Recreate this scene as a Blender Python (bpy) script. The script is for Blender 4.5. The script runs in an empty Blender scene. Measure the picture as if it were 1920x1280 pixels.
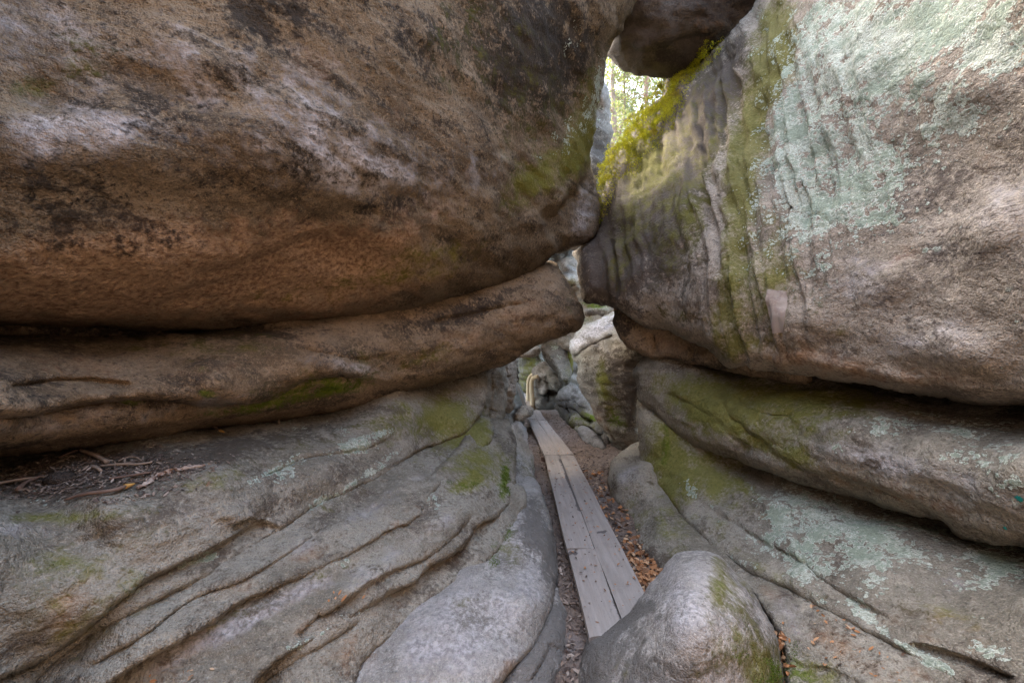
import bpy, math, random
import numpy as np

random.seed(7)
RNG = np.random.default_rng(11)
F, CX, CY, EYE = 747.0, 960.0, 640.0, 1.6        # 14 mm lens on a 36 mm sensor; eye 1.6 m above the boardwalk
scene = bpy.context.scene
COL = scene.collection

# ------------------------------------------------------------------ noise
_p = RNG.permutation(256)
PERM = np.concatenate([_p, _p, _p]).astype(np.int32)
GRAD = RNG.normal(size=(256, 3)); GRAD /= np.linalg.norm(GRAD, axis=1)[:, None]

def perlin(P):
    P = np.asarray(P, dtype=np.float64)
    I = np.floor(P).astype(np.int64); f = P - I
    u = f * f * f * (f * (f * 6 - 15) + 10)
    I &= 255
    out = 0.0
    for dx in (0, 1):
        wx = u[:, 0] if dx else 1 - u[:, 0]
        for dy in (0, 1):
            wy = u[:, 1] if dy else 1 - u[:, 1]
            for dz in (0, 1):
                wz = u[:, 2] if dz else 1 - u[:, 2]
                h = PERM[PERM[PERM[(I[:, 0] + dx) & 255] + ((I[:, 1] + dy) & 255)] + ((I[:, 2] + dz) & 255)]
                g = GRAD[h]
                dot = g[:, 0] * (f[:, 0] - dx) + g[:, 1] * (f[:, 1] - dy) + g[:, 2] * (f[:, 2] - dz)
                out = out + wx * wy * wz * dot
    return out * 1.5

def fbm(P, oct=4, gain=.5, ridged=False):
    s, a, t = 0.0, 1.0, 0.0
    Q = np.array(P, dtype=np.float64)
    for k in range(oct):
        n = perlin(Q + 17.3 * k)
        if ridged: n = 1 - 2 * np.abs(n)
        s = s + a * n; t += a
        a *= gain; Q = Q * 2.03
    return s / t

def sstep(a, b, x):
    t = np.clip((x - a) / (b - a), 0, 1)
    return t * t * (3 - 2 * t)

# ------------------------------------------------------------------ geometry helpers
def at(px, py, d):
    return np.array([(px - CX) / F * d, d, EYE - (py - CY) / F * d])

def catmull(pts, n=6, closed=True):
    P = np.array(pts, float); m = len(P); out = []
    for i in range(m if closed else m - 1):
        if closed: a, b, c, d = P[(i - 1) % m], P[i], P[(i + 1) % m], P[(i + 2) % m]
        else: a, b, c, d = P[max(i - 1, 0)], P[i], P[i + 1], P[min(i + 2, m - 1)]
        # centripetal-ish: limit tangents so sharp corners do not loop
        t1, t2 = (c - a) * .5, (d - b) * .5
        L = np.linalg.norm(c - b) + 1e-9
        for t in (t1, t2):
            q = np.linalg.norm(t)
            if q > L: t *= L / q
        for k in range(n):
            s = k / n
            h00, h10 = 2 * s**3 - 3 * s**2 + 1, s**3 - 2 * s**2 + s
            h01, h11 = -2 * s**3 + 3 * s**2, s**3 - s**2
            out.append(h00 * b + h10 * t1 + h01 * c + h11 * t2)
    if not closed: out.append(P[-1])
    return np.array(out)

def polyline_dist(X, Y, pts, closed=False):
    """distance, side (+ = right hand / below when drawn left to right), parameter 0..1, nearest point"""
    P = np.array(pts, float)
    if closed: P = np.vstack([P, P[:1]])
    best = np.full(X.shape, 1e18); side = np.zeros(X.shape); par = np.zeros(X.shape)
    nx = np.zeros(X.shape); ny = np.zeros(X.shape)
    seg = np.linalg.norm(np.diff(P, axis=0), axis=1); cum = np.concatenate([[0], np.cumsum(seg)])
    for i in range(len(P) - 1):
        a, b = P[i], P[i + 1]; dx, dy = b - a; L2 = dx * dx + dy * dy + 1e-12
        t = np.clip(((X - a[0]) * dx + (Y - a[1]) * dy) / L2, 0, 1)
        qx, qy = a[0] + t * dx, a[1] + t * dy
        D = (X - qx)**2 + (Y - qy)**2
        m = D < best
        best[m] = D[m]
        side[m] = np.sign(dx * (Y - a[1]) - dy * (X - a[0]))[m]
        par[m] = ((cum[i] + t * seg[i]) / cum[-1])[m]
        nx[m] = qx[m]; ny[m] = qy[m]
    return np.sqrt(best), side, par, nx, ny

def inside(X, Y, poly):
    c = np.zeros(X.shape, bool); n = len(poly); j = n - 1
    for i in range(n):
        xi, yi = poly[i]; xj, yj = poly[j]
        if yi != yj:
            c ^= ((yi > Y) != (yj > Y)) & (X < (xj - xi) * (Y - yi) / (yj - yi) + xi)
        j = i
    return c

def tps(ctrl):
    """1/depth as a thin-plate spline over the picture (a plane in space is exact)"""
    pts, w = [], []
    for px, py, kind, v in ctrl:
        if kind == 'd': d = v
        elif kind == 'x': d = v * F / (px - CX)
        else: d = (EYE - v) * F / (py - CY)
        pts.append((px / 500, py / 500)); w.append(1 / d)
    P = np.array(pts); w = np.array(w); n = len(P)
    r2 = ((P[:, None] - P[None])**2).sum(-1)
    K = .5 * r2 * np.log(r2 + 1e-12) + 1e-4 * np.eye(n)
    A = np.zeros((n + 3, n + 3)); A[:n, :n] = K
    A[:n, n] = 1; A[:n, n + 1:] = P; A[n, :n] = 1; A[n + 1:, :n] = P.T
    sol = np.linalg.lstsq(A, np.concatenate([w, np.zeros(3)]), rcond=None)[0]
    lo, hi = w.min() * .85, w.max() * 1.2
    def f(X, Y):
        q = np.stack([X / 500, Y / 500], -1)
        r = ((q[:, None] - P[None])**2).sum(-1)
        v = (.5 * r * np.log(r + 1e-12)) @ sol[:n] + sol[n] + q @ sol[n + 1:]
        return 1 / np.clip(v, lo, hi)
    return f

def line_grid(lo, hi, step, f0, f1):
    out = [lo]; v = lo
    while v < hi:
        o = max(f0 - v, v - f1, 0)
        v += step * (1 + o / 60 if o < 300 else 6)
        out.append(v)
    return np.array(out)

def vnormals(V, Fq):
    a, b, c, d = V[Fq[:, 0]], V[Fq[:, 1]], V[Fq[:, 2]], V[Fq[:, 3]]
    n = np.cross(c - a, d - b)
    N = np.zeros_like(V)
    for k in range(4):
        for ax in range(3):
            N[:, ax] += np.bincount(Fq[:, k], weights=n[:, ax], minlength=len(V))
    return N / (np.linalg.norm(N, axis=1)[:, None] + 1e-12)

def link_mesh(name, V, Fc, mat, parent=None, loc=None, smooth=True, attrs=None):
    me = bpy.data.meshes.new(name)
    V = np.asarray(V, float)
    L = np.zeros(3) if loc is None else np.asarray(loc, float)
    Vl = V - L
    if isinstance(Fc, np.ndarray):
        n, k = Fc.shape
        me.vertices.add(len(Vl)); me.vertices.foreach_set('co', Vl.astype(np.float32).ravel())
        me.loops.add(n * k); me.loops.foreach_set('vertex_index', Fc.astype(np.int32).ravel())
        me.polygons.add(n)
        me.polygons.foreach_set('loop_start', np.arange(0, n * k, k, dtype=np.int32))
        me.polygons.foreach_set('loop_total', np.full(n, k, dtype=np.int32))
    else:
        me.from_pydata([tuple(v) for v in Vl], [], [tuple(f) for f in Fc])
    for an, av in (attrs or {}).items():
        at_ = me.attributes.new(an, 'FLOAT', 'POINT')
        at_.data.foreach_set('value', np.asarray(av, np.float32))
    me.update(calc_edges=True); me.validate()
    me.polygons.foreach_set('use_smooth', np.full(len(me.polygons), smooth, dtype=bool))
    me.materials.append(mat)
    o = bpy.data.objects.new(name, me); COL.objects.link(o)
    if parent is None:
        o.location = L
    else:
        o.parent = parent
        o.location = L - np.array(parent.location)
    return o

def tag(o, label=None, cat=None, group=None, kind=None):
    if label: o['label'] = label
    if cat: o['category'] = cat
    if group: o['group'] = group
    if kind: o['kind'] = kind
    return o

def empty(name, loc, label, cat, group=None):
    o = bpy.data.objects.new(name, None); COL.objects.link(o)
    o.location = loc; o.empty_display_size = .2
    return tag(o, label, cat, group)

def blobs(X, Y, items):
    """patches of growth, stain or painted light and shade on a surface: (px,py,rx,ry,angle,strength) or ('line', pts, width, strength)"""
    s = np.zeros(X.shape)
    for it in items:
        if it[0] == 'line':
            dd = polyline_dist(X, Y, it[1])[0]
            s += it[3] * np.exp(-(dd / it[2])**2)
        else:
            px, py, rx, ry, an, st = it
            c, q = math.cos(math.radians(an)), math.sin(math.radians(an))
            u = ((X - px) * c + (Y - py) * q) / rx; v = (-(X - px) * q + (Y - py) * c) / ry
            s += st * np.exp(-(u * u + v * v)**1.3)
    return np.clip(s, 0, 1.5)

MASKS = ('algae', 'lichen', 'pale', 'dark', 'rust', 'moss')  # dark, pale and rust also carry painted light and shade on some rocks
SURF = {}      # kept surfaces, to lay things on

def rock(name, outline, ctrl, mat, label=None, cat='rock', group=None, parent=None, step=3.6, rim=(40, .25), thick=1.2,
         back=None, steps=(), grooves=(), masks=None, big=(.10, 1.3), mid=(.035, 4.5), fine=(.010, 17), strata=(0, 9),
         flute=None, squash=(1, 1, 1.8), seed=0, ridged=.35, smooth_outline=True, keep=None, bumps=(), tone=(1, 1, 2.2), jag=None):
    poly = catmull(outline, 5) if smooth_outline else np.array(outline, float)
    size = min(np.ptp(poly[:, 0]), np.ptp(poly[:, 1])); jag = min(2.6, .012 * size) if jag is None else jag
    cl = np.vstack([poly, poly[:1]]); sl = np.concatenate([[0], np.cumsum(np.linalg.norm(np.diff(cl, axis=0), axis=1))])
    nn = int(min(sl[-1] / max(4, 1.2 * step), 900)); uu = np.arange(nn) / nn * sl[-1]
    poly = np.stack([np.interp(uu, sl, cl[:, 0]), np.interp(uu, sl, cl[:, 1])], 1)
    wl = max(12, min(34, size * .2)); q3 = np.stack([poly[:, 0] / wl, poly[:, 1] / wl, np.full(nn, seed + .37)], 1)
    poly = poly + jag * np.stack([fbm(q3, 3, .6), fbm(q3 + 50, 3, .6)], 1) * 1.6
    x0, y0 = poly.min(0); x1, y1 = poly.max(0)
    gx = line_grid(x0 - step, x1 + step, step, 0, 1920); gy = line_grid(y0 - step, y1 + step, step, 0, 1280)
    X, Y = np.meshgrid(gx, gy); sh = X.shape
    X = X.ravel(); Y = Y.ravel()
    SX = np.broadcast_to(np.gradient(gx)[None], sh).ravel(); SY = np.broadcast_to(np.gradient(gy)[:, None], sh).ravel()
    ins = inside(X, Y, poly)
    dist, _, _, nx, ny = polyline_dist(X, Y, poly, True)
    ok = ins | (dist < .55 * np.maximum(SX, SY))
    okg = ok.reshape(sh)
    cell = okg[:-1, :-1] & okg[1:, :-1] & okg[:-1, 1:] & okg[1:, 1:]
    idx = np.arange(X.size).reshape(sh)
    cy_, cx_ = np.nonzero(cell)
    Fq = np.stack([idx[cy_, cx_], idx[cy_ + 1, cx_], idx[cy_ + 1, cx_ + 1], idx[cy_, cx_ + 1]], 1)
    used = np.unique(Fq); remap = -np.ones(X.size, int); remap[used] = np.arange(len(used))
    Fq = remap[Fq]; X, Y, dist, nx, ny, ins = X[used], Y[used], dist[used], nx[used], ny[used], ins[used]
    E = np.concatenate([Fq[:, [0, 1]], Fq[:, [1, 2]], Fq[:, [2, 3]], Fq[:, [3, 0]]])
    key = np.sort(E, 1); kk = key[:, 0].astype(np.int64) * len(used) + key[:, 1]
    uq, inv, cnt = np.unique(kk, return_inverse=True, return_counts=True)
    bE = E[cnt[inv] == 1]
    bv = np.zeros(len(used), bool); bv[bE.ravel()] = True
    X[bv] = nx[bv]; Y[bv] = ny[bv]
    dist[bv] = 0; dist[~ins & ~bv] = 0
    base = tps(ctrl)
    D = np.concatenate([base(X[i:i + 20000], Y[i:i + 20000]) for i in range(0, len(X), 20000)])
    rp, rd = rim
    t = np.clip(dist / rp, 0, 1)
    Fd = D + rd * (1 - np.sqrt(np.clip(1 - (1 - t)**2, 0, 1)))
    for pts, amp, L, onset in steps:
        dd, sd, u, _, _ = polyline_dist(X, Y, catmull(pts, 6, False))
        s = dd * sd
        taper = sstep(0, .12, u) * sstep(0, .12, 1 - u)
        Fd = Fd + amp * taper * np.where(s > 0, np.exp(-s / L) * sstep(0, onset, s), -.12 * np.exp(s / (L * .5)) * sstep(0, onset, -s))
    for pts, amp, w in grooves:
        dd, sd, u, _, _ = polyline_dist(X, Y, catmull(pts, 6, False))
        taper = sstep(0, .15, u) * sstep(0, .15, 1 - u)
        Fd = Fd + amp * taper * np.exp(-(dd / w)**2)
    for px, py, rx, ry, an, amp in bumps:
        Fd = Fd - amp * np.minimum(blobs(X, Y, [(px, py, rx, ry, an, 1)]), 1)
    tb = np.clip(dist / (back or 2.2 * rp), 0, 1)
    Bd = D + rd + thick * np.sqrt(np.clip(1 - (1 - tb)**2, 0, 1))
    def toP(X, Y, d): return np.stack([(X - CX) / F * d, d, EYE - (Y - CY) / F * d], 1)
    Vf = toP(X, Y, Fd); Vb = toP(X, Y, Bd)
    n = len(X)
    bidx = np.arange(n) + n; bidx[bv] = np.nonzero(bv)[0]
    keepb = ~bv
    cmp = -np.ones(2 * n, int); cmp[:n] = np.arange(n); cmp[n:][keepb] = n + np.arange(keepb.sum())
    Fb = cmp[bidx[Fq[:, ::-1]]]
    V = np.concatenate([Vf, Vb[keepb]]); FA = np.concatenate([Fq, Fb])
    N = vnormals(V, FA)
    # real relief: weathering at several sizes, along the bedding
    S = V * np.array(squash) + seed * 7.31
    tt = np.concatenate([dist, dist[keepb]]); rim_ease = .25 + .75 * sstep(0, 1.3 * rp, tt)
    disp = big[0] * rim_ease * fbm(S * big[1], 3) + mid[0] * ((1 - ridged) * fbm(S * mid[1] + 31, 3) + ridged * fbm(S * mid[1] + 57, 3, ridged=True))
    disp = disp + fine[0] * fbm(S * fine[1] + 91, 3, .6)
    if strata[0]:
        wob = .35 * perlin(V * .9 + seed)
        z = (V[:, 2] + .12 * perlin(V * 1.6 + 5)) * strata[1] + wob
        q = np.stack([z * 1.0, V[:, 0] * .35, V[:, 1] * .35], 1) + seed
        disp = disp + strata[0] * (fbm(q, 3, .55, ridged=True))
    XX = np.concatenate([X, X[keepb]]); YY = np.concatenate([Y, Y[keepb]])
    if flute:
        amp, sc, regions = flute
        m = blobs(XX, YY, regions)
        wx = 10 * perlin(V * 1.1 + 3) + 5 * perlin(V * 2.7 + 8)
        q = np.stack([(XX + wx - .10 * (YY - 300)) / sc, YY / (sc * 8), 0 * XX + .4], 1)
        disp = disp + amp * m * (fbm(q + seed, 2, .5, ridged=True) - .1) - .4 * amp * m * np.abs(fbm(q * np.array((1.9, 1.2, 1)) + 9, 2))
    far = np.clip(V[:, 1] / 2.5, .5, 4.0)**.35
    V = V + N * (disp * far)[:, None]
    T = (V * np.array(tone)) + seed * 3.7
    nz = lambda v: np.clip(.5 + v, 0, 1)
    attrs = {'n1': nz(.9 * fbm(T * 1.5, 4, .55)), 'n2': nz(.9 * fbm(T * 6 + 40, 4, .6)), 'n5': nz(.75 * fbm(T * 2.8 + 77 + .25 * perlin(T * 2)[:, None], 6, .68)), 'nA': nz(.9 * fbm(V * 8 + 13, 4, .65))}
    for k in MASKS:
        attrs[k] = blobs(XX, YY, (masks or {}).get(k, []))
    loc = np.array([V[:, 0].mean(), V[:, 1].mean(), V[:, 2].min()])
    o = link_mesh(name, V, FA, mat, parent, loc, True, attrs)
    if label: tag(o, label, cat if parent is None else None, group)
    if keep: SURF[keep] = (X, Y, V[:n], vnormals(V[:n], Fq), dist)
    return o

def on_surface(key, px, py):
    X, Y, V, N, _ = SURF[key]
    i = np.argmin((X - px)**2 + (Y - py)**2)
    return V[i], N[i]

# ------------------------------------------------------------------ materials
class NT:
    def __init__(s, name):
        s.m = bpy.data.materials.new(name); s.m.use_nodes = True
        s.t = s.m.node_tree; s.n = s.t.nodes; s.n.clear()
        s.out = s.n.new('ShaderNodeOutputMaterial'); s.bs = s.n.new('ShaderNodeBsdfPrincipled')
        s.t.links.new(s.bs.outputs[0], s.out.inputs[0])
        s.tc = s.n.new('ShaderNodeTexCoord').outputs['Object']
    def link(s, a, b):
        if hasattr(a, 'is_output'): s.t.links.new(a, b)
        else: b.default_value = a
    def noise(s, scale, detail=4, rough=.55, vec=None, dist=0.0):
        n = s.n.new('ShaderNodeTexNoise'); n.inputs['Scale'].default_value = scale
        n.inputs['Detail'].default_value = detail; n.inputs['Roughness'].default_value = rough
        n.inputs['Distortion'].default_value = dist
        s.link(vec or s.tc, n.inputs['Vector']); return n.outputs['Fac']
    def voro(s, scale, vec=None, feature='F1', out='Distance'):
        n = s.n.new('ShaderNodeTexVoronoi'); n.inputs['Scale'].default_value = scale; n.feature = feature
        s.link(vec or s.tc, n.inputs['Vector']); return n.outputs[out]
    def map(s, scale=(1, 1, 1), rot=(0, 0, 0), loc=(0, 0, 0)):
        n = s.n.new('ShaderNodeMapping'); n.inputs['Scale'].default_value = scale
        n.inputs['Rotation'].default_value = rot; n.inputs['Location'].default_value = loc
        s.link(s.tc, n.inputs['Vector']); return n.outputs[0]
    def math(s, op, a, b=0.0, clamp=False):
        n = s.n.new('ShaderNodeMath'); n.operation = op; n.use_clamp = clamp
        s.link(a, n.inputs[0]); s.link(b, n.inputs[1]); return n.outputs[0]
    def rng(s, v, a, b, c=0.0, d=1.0):
        n = s.n.new('ShaderNodeMapRange'); n.interpolation_type = 'SMOOTHSTEP'
        s.link(v, n.inputs['Value'])
        for k, x in zip(('From Min', 'From Max', 'To Min', 'To Max'), (a, b, c, d)): n.inputs[k].default_value = x
        return n.outputs[0]
    def mix(s, f, a, b, mode='MIX'):
        n = s.n.new('ShaderNodeMix'); n.data_type = 'RGBA'; n.blend_type = mode
        s.link(f, n.inputs[0]); 
        for v, i in ((a, 6), (b, 7)):
            if hasattr(v, 'is_output'): s.t.links.new(v, n.inputs[i])
            else: n.inputs[i].default_value = (*v, 1)
        return n.outputs[2]
    def attr(s, name):
        n = s.n.new('ShaderNodeAttribute'); n.attribute_name = name; return n.outputs['Fac']
    def bump(s, h, dist, strength=1.0, prev=None):
        n = s.n.new('ShaderNodeBump'); n.inputs['Distance'].default_value = dist; n.inputs['Strength'].default_value = strength
        s.link(h, n.inputs['Height'])
        if prev is not None: s.link(prev, n.inputs['Normal'])
        return n.outputs[0]

def srgb(r, g, b):
    f = lambda c: (c / 255 / 12.92) if c <= 10 else ((c / 255 + .055) / 1.055)**2.4
    return (f(r), f(g), f(b))

def rock_mat(name, ca, cb, cdark=(.05, .038, .03), speck=.5, bump=1.0, lich=(.47, .475, .385), algae=(.105, .095, .011), pale=(.40, .36, .34)):
    k = NT(name)
    n1, n2, n5, nA = (k.attr(x) for x in ('n1', 'n2', 'n5', 'nA'))          # broad weathering tones, stored on the surface
    n3 = k.noise(36, 3, .72); n4 = k.noise(125, 1, .6)
    mid = tuple(.55 * (a + b) for a, b in zip(ca, cb)); lt = tuple(min(1, x * 1.9) for x in mid)
    c = k.mix(k.rng(n1, .30, .70), ca, cb)
    c = k.mix(k.math('MULTIPLY', k.rng(n2, .48, .75), .5), c, tuple(x * 1.35 for x in mid))
    grain = k.math('ADD', k.math('MULTIPLY', n5, .6), k.math('MULTIPLY', n3, .4))
    c = k.mix(k.math('MULTIPLY', k.rng(grain, .50, .66), .8), c, cdark)
    c = k.mix(k.math('MULTIPLY', k.rng(n3, .54, .70), speck), c, cdark)
    c = k.mix(k.math('MULTIPLY', k.rng(n3, .47, .30), speck * .6), c, lt)
    c = k.mix(k.math('MULTIPLY', k.rng(n4, .55, .70), speck * .7), c, tuple(x * .35 for x in mid))
    c = k.mix(k.math('MULTIPLY', k.rng(n4, .45, .28), speck * .5), c, lt)
    cA = k.math('MULTIPLY', k.math('SUBTRACT', nA, .5), 1.1); cB = k.math('MULTIPLY', k.math('SUBTRACT', n3, .5), 1.3)
    cAB = k.math('ADD', cA, cB)
    def soft(attr, w=.55):
        a = k.attr(attr)
        return k.math('MULTIPLY', k.rng(k.math('ADD', a, cAB), .2, .2 + w), k.rng(a, .02, .25))
    c = k.mix(k.math('MULTIPLY', k.math('MULTIPLY', soft('pale', .9), k.rng(grain, .66, .42)), .85), c, k.mix(k.rng(n3, .35, .65), tuple(x * 1.25 for x in pale), tuple(x * .6 for x in pale)))
    c = k.mix(k.math('MULTIPLY', soft('rust', .9), .7), c, k.mix(k.rng(n3, .32, .68), (.46, .285, .165), (.19, .10, .055)))
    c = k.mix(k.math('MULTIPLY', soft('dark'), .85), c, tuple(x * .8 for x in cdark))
    c = k.mix(k.math('MULTIPLY', soft('algae', .9), .8), c, k.mix(n3, tuple(x * 1.8 for x in algae), tuple(x * .55 for x in algae)))
    c = k.mix(k.math('MULTIPLY', soft('moss', .9), .9), c, k.mix(n3, (.17, .21, .012), (.05, .085, .008)))
    # crusty lichen: crisp-edged colonies that merge where it is dense
    la = k.attr('lichen')
    cells = k.voro(38)
    w = k.math('ADD', k.math('MULTIPLY', cA, 1.25), k.math('MULTIPLY', cB, 1.6))
    w = k.math('ADD', w, k.math('MULTIPLY', k.math('SUBTRACT', .40, cells), .75))
    w = k.math('ADD', w, k.math('MULTIPLY', k.math('SUBTRACT', n5, .5), 1.1))
    s = k.math('ADD', k.math('SUBTRACT', k.math('MULTIPLY', la, .92), .52), w)
    lf = k.math('MULTIPLY', k.rng(s, 0.0, .10), k.rng(la, .06, .14))
    lcol = k.mix(k.rng(grain, .42, .58), lich, tuple(x * y for x, y in zip(lich, (.60, .68, .62))))
    lcol = k.mix(k.rng(s, .35, .05), lcol, (.58, .60, .50))
    lcol = k.mix(k.math('MULTIPLY', k.rng(n3, .52, .68), .45), lcol, (.22, .24, .19))
    lcol = k.mix(k.math('MULTIPLY', k.rng(n4, .48, .64), .65), lcol, (.20, .22, .16))
    c = k.mix(k.math('MULTIPLY', lf, .92), c, lcol)
    k.link(c, k.bs.inputs['Base Color'])
    k.bs.inputs['Roughness'].default_value = .88
    k.bs.inputs['Specular IOR Level'].default_value = .12
    h = k.math('ADD', n3, k.math('MULTIPLY', n4, .28))
    h = k.math('ADD', h, k.math('MULTIPLY', lf, .12))
    k.link(k.bump(h, .026 * bump, 1.0), k.bs.inputs['Normal'])
    return k.m

M = {}
M['brown'] = rock_mat('brown_sandstone', (.092, .063, .038), (.185, .134, .085), speck=.9, cdark=(.026, .02, .015))
M['slab'] = rock_mat('tan_sandstone', (.14, .096, .058), (.27, .19, .122), speck=.75)
M['ledge'] = rock_mat('grey_brown_sandstone', (.178, .152, .115), (.272, .238, .186), algae=(.135, .128, .018), speck=.65, cdark=(.10, .075, .056))
M['grey'] = rock_mat('grey_sandstone', (.26, .23, .195), (.345, .31, .275), speck=.55, cdark=(.16, .14, .12), bump=.9)
M['right'] = rock_mat('right_sandstone', (.195, .155, .115), (.31, .255, .198), speck=.78, cdark=(.095, .072, .058))
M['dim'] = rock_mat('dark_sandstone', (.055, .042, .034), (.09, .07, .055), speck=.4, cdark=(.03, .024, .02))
M['far'] = rock_mat('far_sandstone', (.125, .11, .092), (.215, .192, .165), speck=.6, cdark=(.07, .06, .05))
M['pale'] = rock_mat('pale_sandstone', (.42, .39, .35), (.56, .53, .49), speck=.4, cdark=(.16, .14, .12))
# ------------------------------------------------------------------ the left side
rock('overhanging_boulder',
     [(-900, 590), (-450, 605), (0, 608), (200, 612), (400, 616), (520, 606), (620, 600), (740, 585), (850, 562), (947, 534), (1000, 508), (1030, 482), (1055, 468),
      (1092, 458), (1124, 438), (1129, 395), (1113, 335), (1104, 290), (1113, 245), (1116, 212), (1126, 188), (1132, 134), (1141, 92), (1166, 55), (1190, 5),
      (1215, -60), (1210, -200), (900, -420), (300, -480), (-400, -420), (-900, -200)],
     [(-900, 300, 'd', .72), (-900, 560, 'd', .80), (-500, 0, 'd', .98), (0, -200, 'd', 1.62), (0, 0, 'd', 1.60), (0, 300, 'd', 1.52), (0, 480, 'd', 1.60), (0, 600, 'd', 1.82),
      (250, 300, 'd', 1.78), (300, 600, 'd', 2.35), (500, -200, 'd', 2.15), (500, 0, 'd', 2.10), (500, 300, 'd', 2.16), (480, 470, 'd', 2.40), (600, 595, 'd', 3.15),
      (750, 0, 'd', 2.65), (720, 300, 'd', 2.72), (740, 470, 'd', 3.05), (850, 555, 'd', 4.0), (900, 0, 'd', 3.2), (900, 300, 'd', 3.50), (920, 450, 'd', 3.9), (1000, 500, 'd', 4.75),
      (1030, 100, 'd', 4.1), (1010, 330, 'd', 4.35), (1080, 400, 'd', 5.0), (1110, 440, 'd', 5.3), (1120, 150, 'd', 5.0), (1150, 20, 'd', 4.5), (1150, -200, 'd', 4.2), (700, -400, 'd', 2.6)],
     M['brown'], 'huge smooth brown boulder overhanging the long tan slab and stepped outcrop', 'boulder',
     rim=(46, .42), thick=1.5, back=420, big=(.10, .9), mid=(.035, 3.2), fine=(.007, 15), strata=(.016, 4), seed=1, ridged=.2, keep='LB',
     steps=[([(1000, 395), (1045, 370), (1080, 325), (1104, 285)], .35, 60, 26), ([(640, 250), (720, 330), (830, 340), (930, 300)], .05, 90, 40),
            ([(330, 500), (560, 440), (700, 400)], .05, 60, 20)],
     grooves=[([(545, 440), (580, 415), (640, 400), (720, 395)], .03, 14), ([(0, 200), (250, 150), (420, 190), (560, 120)], .05, 40)],
     bumps=[(640, 300, 260, 110, 12, .10), (150, 260, 220, 80, 5, .07), (300, 470, 320, 60, -6, .05), (930, 200, 90, 170, 10, .06)],
     masks=dict(algae=[(1060, 300, 110, 40, -38, .75), (1100, 210, 28, 120, 12, .75), (1000, 240, 60, 120, 20, .35), (810, 480, 110, 38, -10, .62), (700, 525, 110, 20, -5, .4), (560, 555, 120, 20, 0, .3), (900, 90, 120, 120, 0, .30), (120, 110, 140, 60, 0, .25), (60, 165, 60, 20, 0, .5), (980, 360, 60, 30, -40, .45)],
                pale=[(300, 140, 460, 170, 4, .26), (620, 290, 170, 80, 10, .62), (690, 330, 90, 40, 10, .4), (140, 250, 190, 70, -8, .60), (60, 60, 160, 90, 0, .35), (380, 120, 100, 60, 30, .35), (860, 350, 120, 60, -35, .35), (1095, 400, 24, 80, 10, .8), (560, 140, 120, 70, 0, .3), (420, 440, 150, 30, -4, .35)],  # pale also paints the sky-lit highlight on the upper bulge
                rust=[(250, 510, 480, 95, -2, .8), (640, 530, 220, 60, -10, .7), (300, 470, 360, 60, -4, .62), (120, 560, 300, 40, 0, .5), (620, 470, 140, 50, -5, .5), (590, 120, 50, 40, 0, .4), (800, 400, 100, 40, -30, .4), (720, 210, 60, 40, 0, .25)],  # rust also paints warm bounce light along the underside
                dark=[(480, 40, 110, 60, 0, .7), (120, 420, 260, 50, 6, .5), (1000, 90, 130, 150, 0, .9), (300, 230, 90, 50, 0, .4), (780, 90, 90, 60, 0, .4), (690, 385, 130, 26, -12, .45), (120, 330, 140, 40, 8, .4)],
                lichen=[(1120, 150, 14, 60, 10, .75), (1090, 230, 24, 70, 25, .42), (1075, 60, 14, 50, 15, .3), (1040, 260, 60, 20, -40, .3)]))

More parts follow.
